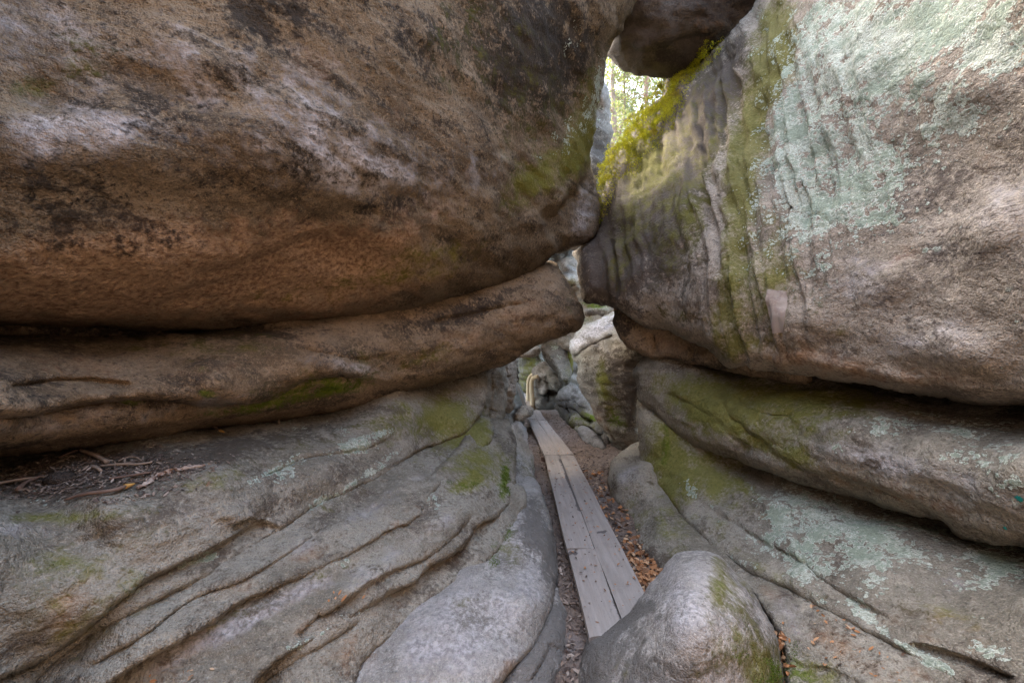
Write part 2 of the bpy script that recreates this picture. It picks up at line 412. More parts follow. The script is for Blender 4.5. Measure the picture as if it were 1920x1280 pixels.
rock('rock_slab',
     [(-800, 640), (-400, 590), (0, 560), (400, 560), (700, 545), (900, 530), (1000, 495), (1028, 490), (1044, 498), (1061, 527), (1081, 561), (1094, 586), (1092, 609), (1076, 620),
      (1037, 634), (994, 654), (962, 673), (931, 686), (880, 702), (800, 720), (720, 745), (690, 755), (640, 768), (580, 779), (520, 786), (450, 795), (400, 800), (300, 818), (200, 832), (100, 842), (0, 852), (-400, 900), (-800, 930)],
     [(-800, 800, 'd', .78), (-400, 760, 'd', 1.08), (-400, 620, 'd', 1.2), (0, 570, 'd', 2.6), (0, 635, 'd', 2.08), (0, 720, 'd', 1.62), (0, 800, 'd', 1.60), (0, 845, 'd', 1.80), (200, 760, 'd', 1.92), (200, 632, 'd', 2.5), (200, 825, 'd', 2.15),
      (400, 570, 'd', 3.3), (400, 626, 'd', 2.75), (400, 720, 'd', 2.30), (400, 795, 'd', 2.62), (600, 580, 'd', 3.6), (600, 640, 'd', 3.02), (620, 700, 'd', 2.95), (600, 770, 'd', 3.25), (750, 660, 'd', 3.55), (740, 735, 'd', 3.75),
      (860, 600, 'd', 4.1), (880, 640, 'd', 4.15), (900, 690, 'd', 4.55), (1000, 560, 'd', 4.75), (1000, 640, 'd', 4.95), (1040, 500, 'd', 5.3), (1085, 590, 'd', 5.2)],
     M['slab'], 'long tan brown slab wedged under the overhanging boulder, its pointed tip reaching over the boardwalk', 'rock',
     rim=(30, .28), thick=1.8, back=200, big=(.06, 1.3), mid=(.035, 3.6), fine=(.010, 15), strata=(.014, 5), seed=2, ridged=.4, keep='SLAB',
     steps=[([(-50, 775), (60, 768), (150, 750), (300, 740), (390, 752), (500, 738), (570, 705), (640, 692), (720, 712), (800, 700)], .14, 50, 9),
            ([(560, 640), (600, 655), (680, 665), (760, 650)], .05, 40, 9), ([(800, 600), (870, 585), (930, 570), (990, 560)], .10, 20, 8),
            ([(0, 720), (130, 705), (260, 715)], .06, 30, 8)],
     grooves=[([(-80, 640), (120, 634), (260, 630), (420, 622), (560, 612)], .20, 14)],
     masks=dict(moss=[(560, 740, 120, 17, -14, .62), (650, 725, 50, 12, -8, .45), (600, 712, 30, 10, 0, .6), (430, 765, 120, 12, -8, .35), (390, 735, 16, 7, 0, .7), (380, 690, 16, 8, 0, .6), (250, 755, 30, 7, 0, .6)],
                algae=[(560, 730, 150, 30, -14, .6), (330, 650, 150, 30, 0, .35), (800, 670, 70, 24, -20, .55), (680, 670, 50, 16, 0, .4), (1070, 565, 16, 30, 0, .35), (100, 640, 160, 16, 0, .35), (480, 650, 60, 20, 0, .3)],
                pale=[(250, 765, 240, 20, -4, .5), (640, 685, 70, 10, 6, .7), (60, 800, 90, 14, -5, .6), (430, 745, 70, 14, 0, .35), (560, 650, 60, 14, 0, .25), (1050, 600, 40, 14, -30, .35), (700, 700, 70, 14, 10, .4)],
                rust=[(120, 690, 140, 26, 0, .45), (560, 735, 60, 16, -14, .5), (850, 640, 90, 30, -20, .55), (980, 580, 60, 40, -20, .55), (430, 690, 120, 30, 0, .3)],
                dark=[(300, 620, 300, 22, 2, .8), (860, 590, 130, 22, -14, .7), (30, 745, 120, 10, 0, .5), (700, 740, 90, 10, -10, .4)]))

outcrop = empty('layered_outcrop', (-.8, 2.6, -.2), 'grey brown outcrop of stepped bedding layers below the long tan slab', 'rock outcrop')
rock('rock_layer',
     [(-700, 1000), (-300, 900), (0, 780), (200, 770), (400, 745), (600, 720), (760, 690), (860, 668), (905, 680), (915, 725), (905, 770), (890, 792), (872, 815), (830, 830), (800, 838), (770, 855), (728, 888), (665, 918), (600, 948), (535, 992),
      (500, 1014), (453, 1042), (400, 1078), (317, 1116), (217, 1164), (150, 1202), (60, 1290), (0, 1400), (-300, 1500), (-700, 1500)],
     [(-600, 1050, 'd', .80), (-600, 1400, 'd', .72), (-200, 900, 'd', 1.5), (-200, 1000, 'd', 1.16), (0, 820, 'd', 2.4), (0, 890, 'z', .93), (0, 950, 'z', .92), (0, 1010, 'd', 1.44), (0, 1150, 'd', 1.36), (0, 1300, 'd', 1.32), (200, 800, 'd', 2.6), (200, 880, 'z', .94), (200, 940, 'z', .92), (190, 1010, 'd', 1.64),
      (150, 1100, 'd', 1.56), (217, 1150, 'd', 1.56), (400, 800, 'z', .96), (400, 880, 'z', .93), (380, 950, 'd', 1.90), (400, 1060, 'd', 1.84), (500, 1000, 'd', 2.1), (500, 930, 'd', 2.2), (600, 770, 'z', .95), (600, 850, 'd', 2.72), (600, 930, 'd', 2.5), (740, 730, 'd', 4.0),
      (720, 800, 'd', 3.4), (725, 880, 'd', 3.1), (820, 720, 'd', 4.7), (810, 815, 'd', 3.95), (880, 790, 'd', 4.45), (890, 700, 'd', 5.1)],
     M['ledge'], parent=outcrop, rim=(11, .08), thick=1.5, back=160, big=(.035, 1.4), mid=(.034, 2.8), fine=(.015, 15), strata=(.006, 4.5), seed=3, ridged=.3, squash=(1, 1, 2.6), keep='L1',
     steps=[([(-60, 1290), (60, 1240), (150, 1180), (254, 1095), (330, 1058), (400, 1028), (470, 985), (530, 968)], .07, 34, 4), ([(430, 985), (470, 975), (530, 985)], .04, 20, 6),
            ([(470, 900), (560, 862), (640, 846), (700, 830), (760, 805)], .035, 40, 5), ([(500, 885), (575, 855), (635, 845), (690, 838), (712, 822)], .03, 18, 5)],
     bumps=[(120, 1120, 130, 70, -20, .08), (600, 895, 60, 30, -20, .05), (440, 965, 30, 14, 0, .03), (860, 780, 30, 30, 0, .12)],
     masks=dict(lichen=[('line', [(470, 905), (560, 865), (640, 848), (700, 836)], 8, 0.84), ('line', [(640, 838), (690, 822), (730, 808)], 7, 0.72), (540, 900, 26, 12, -20, .65), (540, 800, 40, 10, 10, .6), (600, 790, 30, 10, 10, .5), (650, 815, 30, 8, 20, .55), (400, 862, 12, 6, 0, .4), ('line', [(250, 1110), (330, 1072), (400, 1040)], 9, 0.67), (255, 1105, 14, 8, 0, .9), (735, 850, 40, 6, -35, .75), ('line', [(580, 950), (660, 905), (720, 875)], 6, 0.87), (60, 935, 60, 30, 0, .22)],
                algae=[(845, 785, 50, 50, 0, 1.0), (760, 790, 90, 40, -10, .6), (400, 905, 60, 20, -10, .5), (100, 975, 110, 16, -6, .75), (250, 960, 60, 20, 0, .4), (200, 1090, 200, 80, -20, .35), (80, 1050, 90, 40, 0, .4), (540, 850, 160, 40, -12, .25), (160, 1160, 100, 18, -35, .5)],
                pale=[(40, 1000, 80, 24, 0, .7), (430, 980, 60, 14, -10, .55), (350, 960, 120, 20, -10, .4), (620, 890, 60, 20, -20, .25), (130, 945, 60, 10, 0, .3)],
                rust=[(130, 1150, 60, 46, -45, .65), (180, 1100, 90, 30, -20, .35), (450, 1020, 50, 12, -35, .3)],
                dark=[(170, 880, 190, 40, -4, .9), (60, 920, 120, 26, -4, .8), (350, 860, 160, 24, -5, .6), (500, 830, 150, 26, -8, .35), (860, 700, 40, 24, 0, .5), (620, 800, 150, 30, -10, .28)]))
rock('rock_layer',
     [(-60, 1330), (60, 1230), (150, 1170), (217, 1130), (317, 1080), (400, 1040), (480, 980), (580, 930), (665, 880), (760, 820), (830, 790), (890, 780), (920, 785), (922, 820), (905, 845), (885, 862), (868, 880), (840, 895), (812, 925), (795, 955), (780, 974), (720, 1000), (685, 1022),
      (620, 1058), (565, 1080), (500, 1108), (435, 1140), (385, 1172), (272, 1236), (195, 1290), (60, 1420), (-60, 1430)],
     [(0, 1300, 'd', 1.44), (0, 1400, 'd', 1.36), (150, 1190, 'd', 1.60), (217, 1150, 'd', 1.61), (195, 1270, 'd', 1.44), (317, 1110, 'd', 1.745), (330, 1190, 'd', 1.56), (400, 1060, 'd', 1.89), (435, 1125, 'd', 1.74), (500, 1010, 'd', 2.13), (500, 1095, 'd', 1.85), (600, 930, 'd', 2.55), (620, 1045, 'd', 2.08), (665, 900, 'd', 2.84),
      (700, 960, 'd', 2.56), (720, 990, 'd', 2.38), (800, 840, 'd', 3.85), (810, 910, 'd', 2.95), (790, 950, 'd', 2.68), (880, 800, 'd', 4.5), (870, 870, 'd', 3.65), (910, 830, 'd', 4.2)],
     M['ledge'], parent=outcrop, rim=(9, .06), thick=1.2, back=110, big=(.02, 1.7), mid=(.030, 3.0), fine=(.015, 15), strata=(.004, 4.5), seed=4, ridged=.3, squash=(1, 1, 2.6), keep='L2',
     steps=[([(150, 1255), (260, 1190), (360, 1120), (470, 1075), (560, 1020), (640, 960)], .035, 40, 4), ([(680, 960), (720, 930), (775, 900), (830, 865)], .03, 20, 6)],
     bumps=[(740, 930, 60, 24, -38, .06), (600, 1010, 80, 22, -28, .05), (890, 810, 18, 24, 0, .07), (440, 1090, 80, 18, -26, .035)],
     masks=dict(lichen=[('line', [(217, 1150), (317, 1100), (400, 1064)], 10, 0.74), ('line', [(500, 1008), (600, 940), (665, 905), (728, 878)], 7, 0.67), (260, 1110, 10, 8, 0, .6), (340, 1130, 20, 6, -30, .4)],
                algae=[(890, 820, 44, 40, 0, 1.1), (820, 845, 60, 20, -30, .5), (280, 1130, 90, 14, -28, .45), (180, 1200, 60, 20, -35, .45), (600, 960, 120, 20, -30, .25)],
                pale=[(700, 950, 80, 24, -34, .45), (590, 1010, 90, 22, -28, .45), (400, 1120, 100, 16, -28, .3), (800, 890, 40, 16, -35, .4)],
                rust=[(420, 1110, 160, 22, -28, .3), (600, 1035, 90, 12, -28, .3), (760, 970, 50, 16, -40, .3)],
                dark=[(900, 850, 40, 20, 0, .3)]))
rock('rock_layer',
     [(140, 1360), (195, 1240), (300, 1190), (400, 1130), (520, 1070), (640, 1015), (720, 965), (790, 905), (850, 850), (890, 800), (925, 785), (950, 790), (966, 815), (968, 850), (965, 900), (958, 935), (945, 955), (915, 975), (893, 990), (882, 1010), (850, 1038), (805, 1062), (778, 1092), (728, 1112),
      (662, 1156), (598, 1196), (545, 1222), (500, 1256), (440, 1330), (380, 1420), (200, 1450)],
     [(200, 1400, 'd', 1.40), (200, 1290, 'd', 1.54), (300, 1210, 'd', 1.63), (380, 1250, 'd', 1.60), (420, 1150, 'd', 1.775), (500, 1240, 'd', 1.63), (460, 1330, 'd', 1.5), (520, 1090, 'd', 1.94), (600, 1170, 'd', 1.83), (640, 1040, 'd', 2.14), (680, 1120, 'd', 1.98), (720, 990, 'd', 2.43), (760, 1050, 'd', 2.28),
      (800, 930, 'd', 2.82), (830, 1010, 'd', 2.50), (870, 870, 'd', 3.55), (880, 950, 'd', 2.92), (895, 985, 'd', 2.78), (940, 800, 'd', 5.0), (945, 870, 'd', 4.0), (955, 930, 'd', 3.5)],
     M['ledge'], parent=outcrop, rim=(9, .06), thick=1.2, back=110, big=(.02, 1.6), mid=(.030, 3.0), fine=(.015, 15), strata=(.004, 4.5), seed=5, ridged=.3, squash=(1, 1, 2.6), keep='L3',
     steps=[([(790, 975), (800, 1000), (798, 1030), (805, 1060)], .02, 14, 4), ([(540, 1195), (640, 1130), (720, 1075), (790, 1045), (850, 1000), (890, 950)], .05, 44, 4)],
     grooves=[([(560, 1200), (590, 1170), (605, 1145)], .03, 6)],
     bumps=[(840, 965, 50, 20, -35, .05), (680, 1090, 90, 20, -32, .05), (915, 900, 26, 30, 0, .05)],
     masks=dict(lichen=[(805, 935, 16, 10, -50, .6), (820, 950, 8, 6, 0, .5), ('line', [(400, 1150), (520, 1092), (620, 1045)], 8, 0.72), (610, 1180, 16, 8, 0, .75), ('line', [(540, 1215), (600, 1190)], 6, 0.72), (640, 1055, 30, 8, -25, .4)],
                algae=[(900, 870, 60, 44, 0, .85), (875, 910, 40, 14, -20, .7), (420, 1165, 120, 14, -28, .4), (640, 1060, 100, 10, -28, .3)],
                moss=[(946, 905, 11, 36, 4, .95), (875, 912, 24, 8, -10, .5), (840, 905, 10, 6, 0, .5)],
                pale=[(420, 1180, 150, 30, -26, .75), (560, 1110, 140, 22, -27, .55), (820, 985, 60, 18, -32, .55), (700, 1070, 90, 22, -32, .5), (330, 1230, 80, 20, -30, .6), (680, 1010, 60, 14, -28, .6)],
                rust=[(600, 1160, 120, 16, -32, .3), (300, 1270, 60, 30, -30, .3)],
                dark=[(960, 830, 14, 40, 0, .4), (910, 960, 40, 12, -30, .3)]))
rock('rock_layer',
     [(300, 1420), (440, 1270), (500, 1230), (560, 1180), (660, 1115), (760, 1050), (850, 990), (900, 930), (950, 905), (980, 915), (985, 945), (960, 1000), (915, 1050), (860, 1092), (800, 1132), (740, 1188), (690, 1235), (664, 1290), (640, 1420)],
     [(380, 1380, 'd', 1.5), (460, 1280, 'd', 1.70), (560, 1290, 'd', 1.66), (560, 1200, 'd', 1.79), (660, 1140, 'd', 1.98), (660, 1270, 'd', 1.80), (735, 1180, 'd', 2.05), (760, 1085, 'd', 2.34), (800, 1125, 'd', 2.26), (850, 1030, 'd', 2.62), (870, 1075, 'd', 2.50), (900, 980, 'd', 3.0), (960, 980, 'd', 3.2), (970, 930, 'd', 3.6), (640, 1400, 'd', 1.55)],
     M['ledge'], parent=outcrop, rim=(9, .06), thick=.9, back=80, big=(.04, 1.7), mid=(.028, 4.2), fine=(.010, 17), strata=(.012, 4.5), seed=6,
     steps=[([(430, 1330), (520, 1250), (600, 1205), (680, 1150)], .03, 24, 7)],
     masks=dict(lichen=[(705, 1118, 30, 7, -38, .8), (745, 1098, 8, 4, 0, .6), ('line', [(560, 1215), (680, 1140), (760, 1090)], 7, 0.64)],
                pale=[(470, 1275, 60, 20, -20, .4), (600, 1240, 60, 40, -40, .25)], rust=[(620, 1230, 80, 50, -40, .35), (840, 1040, 50, 24, -40, .4), (730, 1150, 40, 20, -40, .3)],
                dark=[(860, 1050, 60, 20, -36, .35), (480, 1300, 60, 20, 0, .4)], moss=[(925, 1020, 16, 14, 0, .3)]))
rock('low_boulder',
     [(560, 1440), (590, 1310), (630, 1225), (685, 1160), (745, 1105), (815, 1055), (865, 1010), (905, 965), (940, 920), (975, 895), (990, 890), (1006, 902), (1019, 937), (1034, 985), (1043, 1030), (1047, 1080), (1044, 1105), (1034, 1150), (1024, 1190), (1000, 1225), (960, 1260), (920, 1320), (900, 1450)],
     [(680, 1400, 'd', 1.56), (690, 1260, 'd', 1.82), (640, 1260, 'd', 1.90), (690, 1170, 'd', 2.16), (750, 1110, 'd', 2.42), (820, 1060, 'd', 2.72), (870, 1015, 'd', 3.05), (910, 970, 'd', 3.5), (760, 1170, 'd', 2.09), (820, 1300, 'd', 1.74), (830, 1190, 'd', 2.0), (880, 1080, 'd', 2.45), (920, 1140, 'd', 2.22), (950, 1060, 'd', 2.62), (940, 1240, 'd', 1.9), (1000, 1000, 'd', 3.08), (1000, 1120, 'd', 2.36), (1030, 1110, 'd', 2.55), (960, 950, 'd', 3.6), (995, 905, 'd', 4.4), (1040, 1040, 'd', 3.05), (920, 1380, 'd', 1.65), (1015, 1190, 'd', 2.2)],
     M['grey'], 'smooth pale grey low boulder with a green mossy patch, below the stepped outcrop', 'boulder',
     rim=(20, .14), thick=.7, back=90, big=(.04, 1.8), mid=(.02, 4), fine=(.006, 18), strata=(0, 6), seed=7, ridged=.25, keep='L5',
     grooves=[([(905, 1075), (940, 1080), (975, 1110), (1010, 1100)], .012, 6), ([(980, 1050), (990, 1060), (975, 1068)], .02, 8)],
     bumps=[(1000, 1130, 40, 60, 10, .04), (940, 1040, 26, 16, 0, -.03)],
     masks=dict(pale=[(860, 1190, 170, 90, -30, .95), (1000, 1090, 30, 40, 0, .4), (980, 970, 20, 30, 0, .3)], moss=[(930, 1005, 26, 26, -40, .75), (925, 1050, 14, 12, 0, .55), (945, 985, 16, 14, 0, .5)], algae=[(945, 1030, 40, 50, 0, .5), (870, 1130, 40, 20, 0, .25), (1000, 1140, 20, 40, 0, .3)],
                dark=[(1005, 990, 30, 60, 0, .75), (1030, 1060, 18, 60, 0, .8), (960, 950, 26, 26, 0, .7), (985, 1010, 26, 30, 0, .5)], rust=[(930, 1265, 40, 16, -40, .5), (700, 1230, 30, 20, -40, .35)]))
rock('low_boulder',
     [(880, 1440), (910, 1310), (950, 1255), (990, 1215), (1015, 1170), (1028, 1110), (1046, 1095), (1058, 1130), (1067, 1168), (1073, 1212), (1062, 1244), (1047, 1275), (1020, 1330), (1010, 1440)],
     [(900, 1400, 'd', 1.66), (950, 1290, 'd', 1.87), (1000, 1230, 'd', 2.05), (1000, 1300, 'd', 1.86), (1035, 1130, 'd', 2.52), (1045, 1190, 'd', 2.24), (1066, 1210, 'd', 2.26), (1040, 1270, 'd', 2.0)],
     M['grey'], 'dark grey narrow low boulder squeezed between the pale low boulder and the near boardwalk end', 'boulder',
     rim=(20, .14), thick=.5, back=50, big=(.03, 2), mid=(.03, 4), fine=(.007, 18), strata=(0, 6), seed=8, ridged=.3,
     steps=[([(985, 1280), (1010, 1240), (1030, 1200)], .04, 20, 6)],
     masks=dict(dark=[(1030, 1190, 90, 90, 0, .95), (980, 1300, 80, 60, 0, .6)], pale=[(1000, 1290, 20, 30, 0, .35)]))
# the left bank farther along the path
rock('rock_block', [(872, 700), (900, 680), (930, 674), (948, 690), (950, 730), (946, 775), (938, 812), (925, 835), (900, 835), (885, 800), (876, 760)],
     [(890, 720, 'd', 5.2), (915, 690, 'd', 5.6), (940, 740, 'd', 5.9), (910, 760, 'd', 5.25), (930, 815, 'd', 5.2), (900, 820, 'd', 4.9)],
     M['ledge'], 'rounded greenish brown block under the tip of the long tan slab', 'rock', step=2.4, rim=(16, .25), thick=.6, back=40, big=(.06, 2), mid=(.05, 4), fine=(.014, 15), strata=(0, 6), seed=9,
     steps=[([(880, 765), (905, 760), (935, 770)], .1, 14, 4)], grooves=[([(915, 690), (920, 740), (912, 800)], .1, 5)],
     masks=dict(algae=[(895, 780, 22, 50, 0, .7), (930, 800, 16, 24, 0, .3)], dark=[(900, 700, 40, 22, 0, .5)], rust=[(935, 710, 16, 26, 0, .3)]))
rock('rock_block', [(925, 672), (950, 664), (966, 668), (968, 700), (964, 740), (960, 770), (940, 775), (930, 730)],
     [(935, 690, 'd', 6.6), (960, 680, 'd', 7.0), (950, 730, 'd', 6.6), (955, 765, 'd', 6.8)],
     M['right'], 'pinkish brown fractured block directly behind the rounded greenish block', 'rock', step=2.2, rim=(8, .15), thick=.7, back=26, big=(.05, 2), mid=(.05, 4), fine=(.02, 12), strata=(0, 6), seed=10, ridged=.5,
     grooves=[([(930, 702), (948, 706), (966, 700)], .06, 3), ([(948, 670), (946, 705), (950, 735)], .05, 3)], masks=dict(rust=[(945, 700, 20, 30, 0, .3)]))
rock('rock_block', [(938, 768), (945, 735), (962, 715), (975, 722), (982, 748), (984, 775), (978, 800), (955, 812), (940, 800)],
     [(948, 760, 'd', 6.9), (965, 730, 'd', 7.8), (978, 770, 'd', 7.9), (955, 800, 'd', 6.6)],
     M['far'], 'grey rounded block at the foot of the weathered board', 'rock', step=2.0, rim=(12, .25), thick=.6, back=26, big=(.06, 2), mid=(.05, 4), fine=(.014, 14), strata=(0, 6), seed=12,
     grooves=[([(940, 772), (960, 768), (980, 778)], .06, 3)], masks=dict(algae=[(958, 795, 16, 14, 0, .5)], dark=[(950, 745, 10, 16, 0, .4)]))
rock('rock_block', [(966, 778), (973, 768), (984, 763), (996, 768), (994, 777), (984, 781), (980, 788), (969, 787)], [(974, 778, 'd', 7.2), (988, 770, 'd', 7.5), (984, 785, 'd', 7.3)],
     M['right'], 'small dark brown stone jutting out toward the far boardwalk planks', 'rock', step=1.3, rim=(2.5, .03), thick=.5, back=6, smooth_outline=False, big=(.05, 3), mid=(.05, 5), fine=(.02, 14), strata=(0, 6), seed=13, ridged=.7, jag=3, masks=dict(rust=[(978, 778, 8, 8, 0, .5)], dark=[(990, 772, 6, 8, 0, .7)]))
rock('rock_block', [(955, 840), (958, 800), (968, 788), (980, 796), (991, 812), (998, 840), (1006, 872), (1009, 905), (1004, 940), (985, 965), (965, 950), (958, 900)],
     [(962, 810, 'd', 6.2), (975, 800, 'd', 6.9), (990, 815, 'd', 7.4), (970, 870, 'd', 4.9), (995, 860, 'd', 5.6), (1005, 905, 'd', 4.9), (980, 940, 'd', 4.1)],
     M['grey'], 'greenish grey upright rock flake between the outcrop end and the boardwalk', 'rock', step=2.4, rim=(14, .22), thick=.5, back=30, big=(.04, 2), mid=(.04, 4), fine=(.01, 15), strata=(0, 6), seed=14, ridged=.4,
     grooves=[([(970, 800), (968, 850), (975, 900)], .05, 4)], masks=dict(algae=[(990, 880, 20, 40, 0, .45), (970, 840, 12, 30, 0, .3)], dark=[(962, 900, 8, 50, 0, .6)]))

# ------------------------------------------------------------------ the right side
rock('lichen_boulder',
     [(1083, 500), (1078, 474), (1100, 455), (1122, 440), (1128, 405), (1134, 345), (1150, 292), (1176, 270), (1192, 238), (1219, 208), (1241, 178), (1256, 152), (1294, 128), (1316, 112), (1352, 84), (1382, 52), (1412, 14), (1440, -60),
      (1560, -220), (1900, -380), (2500, -420), (3000, -200), (3000, 700), (2700, 800), (2300, 790), (2050, 768), (1920, 757), (1850, 757), (1800, 752), (1747, 742), (1680, 730), (1600, 713), (1540, 706), (1480, 699), (1420, 690), (1370, 684),
      (1350, 664), (1300, 640), (1253, 616), (1212, 611), (1180, 594), (1160, 578), (1140, 569), (1112, 566), (1098, 566), (1091, 550)],
     [(1085, 490, 'd', 5.35), (1095, 560, 'd', 5.2), (1135, 560, 'd', 4.85), (1130, 440, 'd', 5.45), (1150, 310, 'd', 5.9), (1180, 420, 'd', 4.85), (1180, 560, 'd', 4.45), (1210, 250, 'd', 6.0), (1260, 330, 'd', 4.75), (1260, 190, 'd', 5.9), (1250, 500, 'd', 3.95), (1260, 600, 'd', 3.95), (1340, 130, 'd', 5.3),
      (1370, 350, 'd', 3.62), (1340, 560, 'd', 3.25), (1375, 670, 'd', 3.15), (1390, 90, 'd', 4.5), (1420, 200, 'd', 3.75), (1450, 20, 'd', 4.1), (1480, 350, 'd', 3.02), (1470, 560, 'd', 2.70), (1500, 690, 'd', 2.68), (1560, -100, 'd', 3.3), (1560, 100, 'd', 2.88), (1600, 350, 'd', 2.52), (1600, 560, 'd', 2.32), (1620, 700, 'd', 2.32),
      (1750, 350, 'd', 2.12), (1760, 560, 'd', 1.98), (1760, 730, 'd', 2.0), (1750, 50, 'd', 2.2), (1800, -200, 'd', 2.3), (1920, 560, 'd', 1.66), (1920, 745, 'd', 1.72), (1920, 300, 'd', 1.74), (1920, 0, 'd', 1.74), (2400, 300, 'd', 1.14), (2400, 760, 'd', 1.12), (2900, 300, 'd', .82), (2900, 700, 'd', .80), (2400, -200, 'd', 1.12)],
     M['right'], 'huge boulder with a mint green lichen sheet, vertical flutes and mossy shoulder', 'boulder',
     rim=(30, .30), thick=1.6, back=380, big=(.09, 1.0), mid=(.050, 3.2), fine=(.012, 14), strata=(0, 5), squash=(1, 1, 1.1), seed=20, ridged=.3, keep='RB',
     flute=(.080, 30, [(1290, 300, 120, 210, 12, 1.0), (1400, 330, 90, 280, 6, 1.0), (1520, 330, 70, 260, 0, .8), (1150, 480, 50, 90, 0, .6), (1430, 590, 70, 100, 0, .8), (1650, 250, 120, 200, 0, .35)]),
     steps=[([(1490, 380), (1520, 400), (1545, 395), (1575, 420)], .04, 40, 14), ([(1480, 640), (1560, 668), (1660, 690), (1740, 705)], -.03, 30, 18)],
     bumps=[(1650, 520, 60, 40, 0, .05), (1780, 660, 90, 40, 10, .06), (1860, 420, 60, 60, 0, .06), (1500, 610, 50, 50, 0, .05), (1780, 160, 90, 60, 0, .05)],
     masks=dict(lichen=[(1560, 220, 110, 190, 8, .72), (1490, 300, 46, 130, 0, .6), (1620, 60, 150, 110, -10, .62), (1740, 110, 150, 120, -20, .62), (1560, 400, 80, 60, 0, .55), (1760, 260, 90, 60, -20, .52), (1860, 60, 70, 70, 0, .6), (1420, 60, 30, 60, 0, .15), (1420, 430, 40, 110, 0, .34), (1640, 330, 70, 70, 0, .45), (1880, 120, 60, 40, 0, .65), (1800, 220, 60, 40, 0, .5), (1520, 480, 60, 80, 0, .38), (1700, 420, 120, 60, 0, .26), (1150, 430, 60, 60, 0, .12), (1900, 640, 60, 120, 0, .16), (1470, 570, 12, 30, 0, .1), (1960, -100, 240, 160, 0, .55)],
                algae=[(1215, 300, 60, 60, 40, .6), (1230, 360, 60, 120, 20, .2), (1340, 300, 26, 180, 14, .5), (1300, 420, 30, 120, 8, .4), (1480, 120, 40, 100, 8, .6), (1460, 480, 40, 120, 0, .55), (1560, 600, 60, 70, 0, .25), (1425, 210, 34, 190, 8, .95), (1390, 420, 30, 190, 4, .85), (1455, 60, 40, 90, 10, .7), (1370, 600, 40, 80, 0, .6), (1440, 560, 40, 90, 0, .55), (1270, 590, 40, 20, 0, .5), (1190, 400, 40, 120, 8, .5), (1255, 430, 26, 130, 8, .45), (1310, 200, 26, 120, 20, .4), (1160, 500, 30, 60, 0, .3), (1520, 470, 50, 90, 0, .25), (1400, 650, 50, 20, 0, .5)],
                pale=[(1640, 520, 90, 60, 0, .5), (1800, 640, 90, 50, 0, .4), (1880, 380, 60, 80, 0, .6), (1700, 640, 90, 40, 0, .4), (1560, 560, 60, 60, 0, .25), (1200, 460, 40, 80, 0, .25)],
                rust=[(1600, 690, 200, 24, 8, .6), (1900, 110, 80, 34, -10, .8), (1500, 640, 90, 40, 0, .45), (1340, 560, 50, 90, 0, .3), (1850, 300, 70, 50, 0, .3), (1680, 480, 70, 40, 0, .35)],
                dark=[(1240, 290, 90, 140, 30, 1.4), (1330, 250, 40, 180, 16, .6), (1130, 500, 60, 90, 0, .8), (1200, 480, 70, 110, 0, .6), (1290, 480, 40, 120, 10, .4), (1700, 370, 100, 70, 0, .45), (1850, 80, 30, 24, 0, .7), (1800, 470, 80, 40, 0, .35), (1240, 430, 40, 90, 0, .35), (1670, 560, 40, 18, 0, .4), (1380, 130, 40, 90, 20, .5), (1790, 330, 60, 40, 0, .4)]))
rock('recessed_rock', [(1130, 540), (1150, 575), (1152, 605), (1160, 630), (1175, 648), (1200, 660), (1228, 672), (1262, 672), (1300, 680), (1350, 690), (1420, 705), (1520, 715), (1480, 640), (1350, 600), (1250, 570), (1180, 540)],
     [(1150, 580, 'd', 5.1), (1175, 630, 'd', 4.85), (1225, 640, 'd', 4.6), (1300, 655, 'd', 4.05), (1380, 680, 'd', 3.5), (1500, 710, 'd', 3.0), (1200, 560, 'd', 4.8), (1350, 610, 'd', 3.8)],
     M['slab'], 'dark brown recessed rock in the gap under the lichen boulder', 'rock', step=2.8, rim=(16, .18), thick=.9, back=50, big=(.04, 1.6), mid=(.035, 4), fine=(.01, 15), strata=(.006, 6), seed=21,
     grooves=[([(1225, 620), (1230, 645), (1226, 668)], .06, 5), ([(1290, 640), (1300, 660), (1296, 678)], .05, 5)], masks=dict(dark=[(1165, 600, 26, 40, 0, .8), (1330, 680, 80, 14, 10, .5)], rust=[(1260, 650, 60, 20, 8, .5)], algae=[(1350, 660, 50, 14, 14, .3)]))
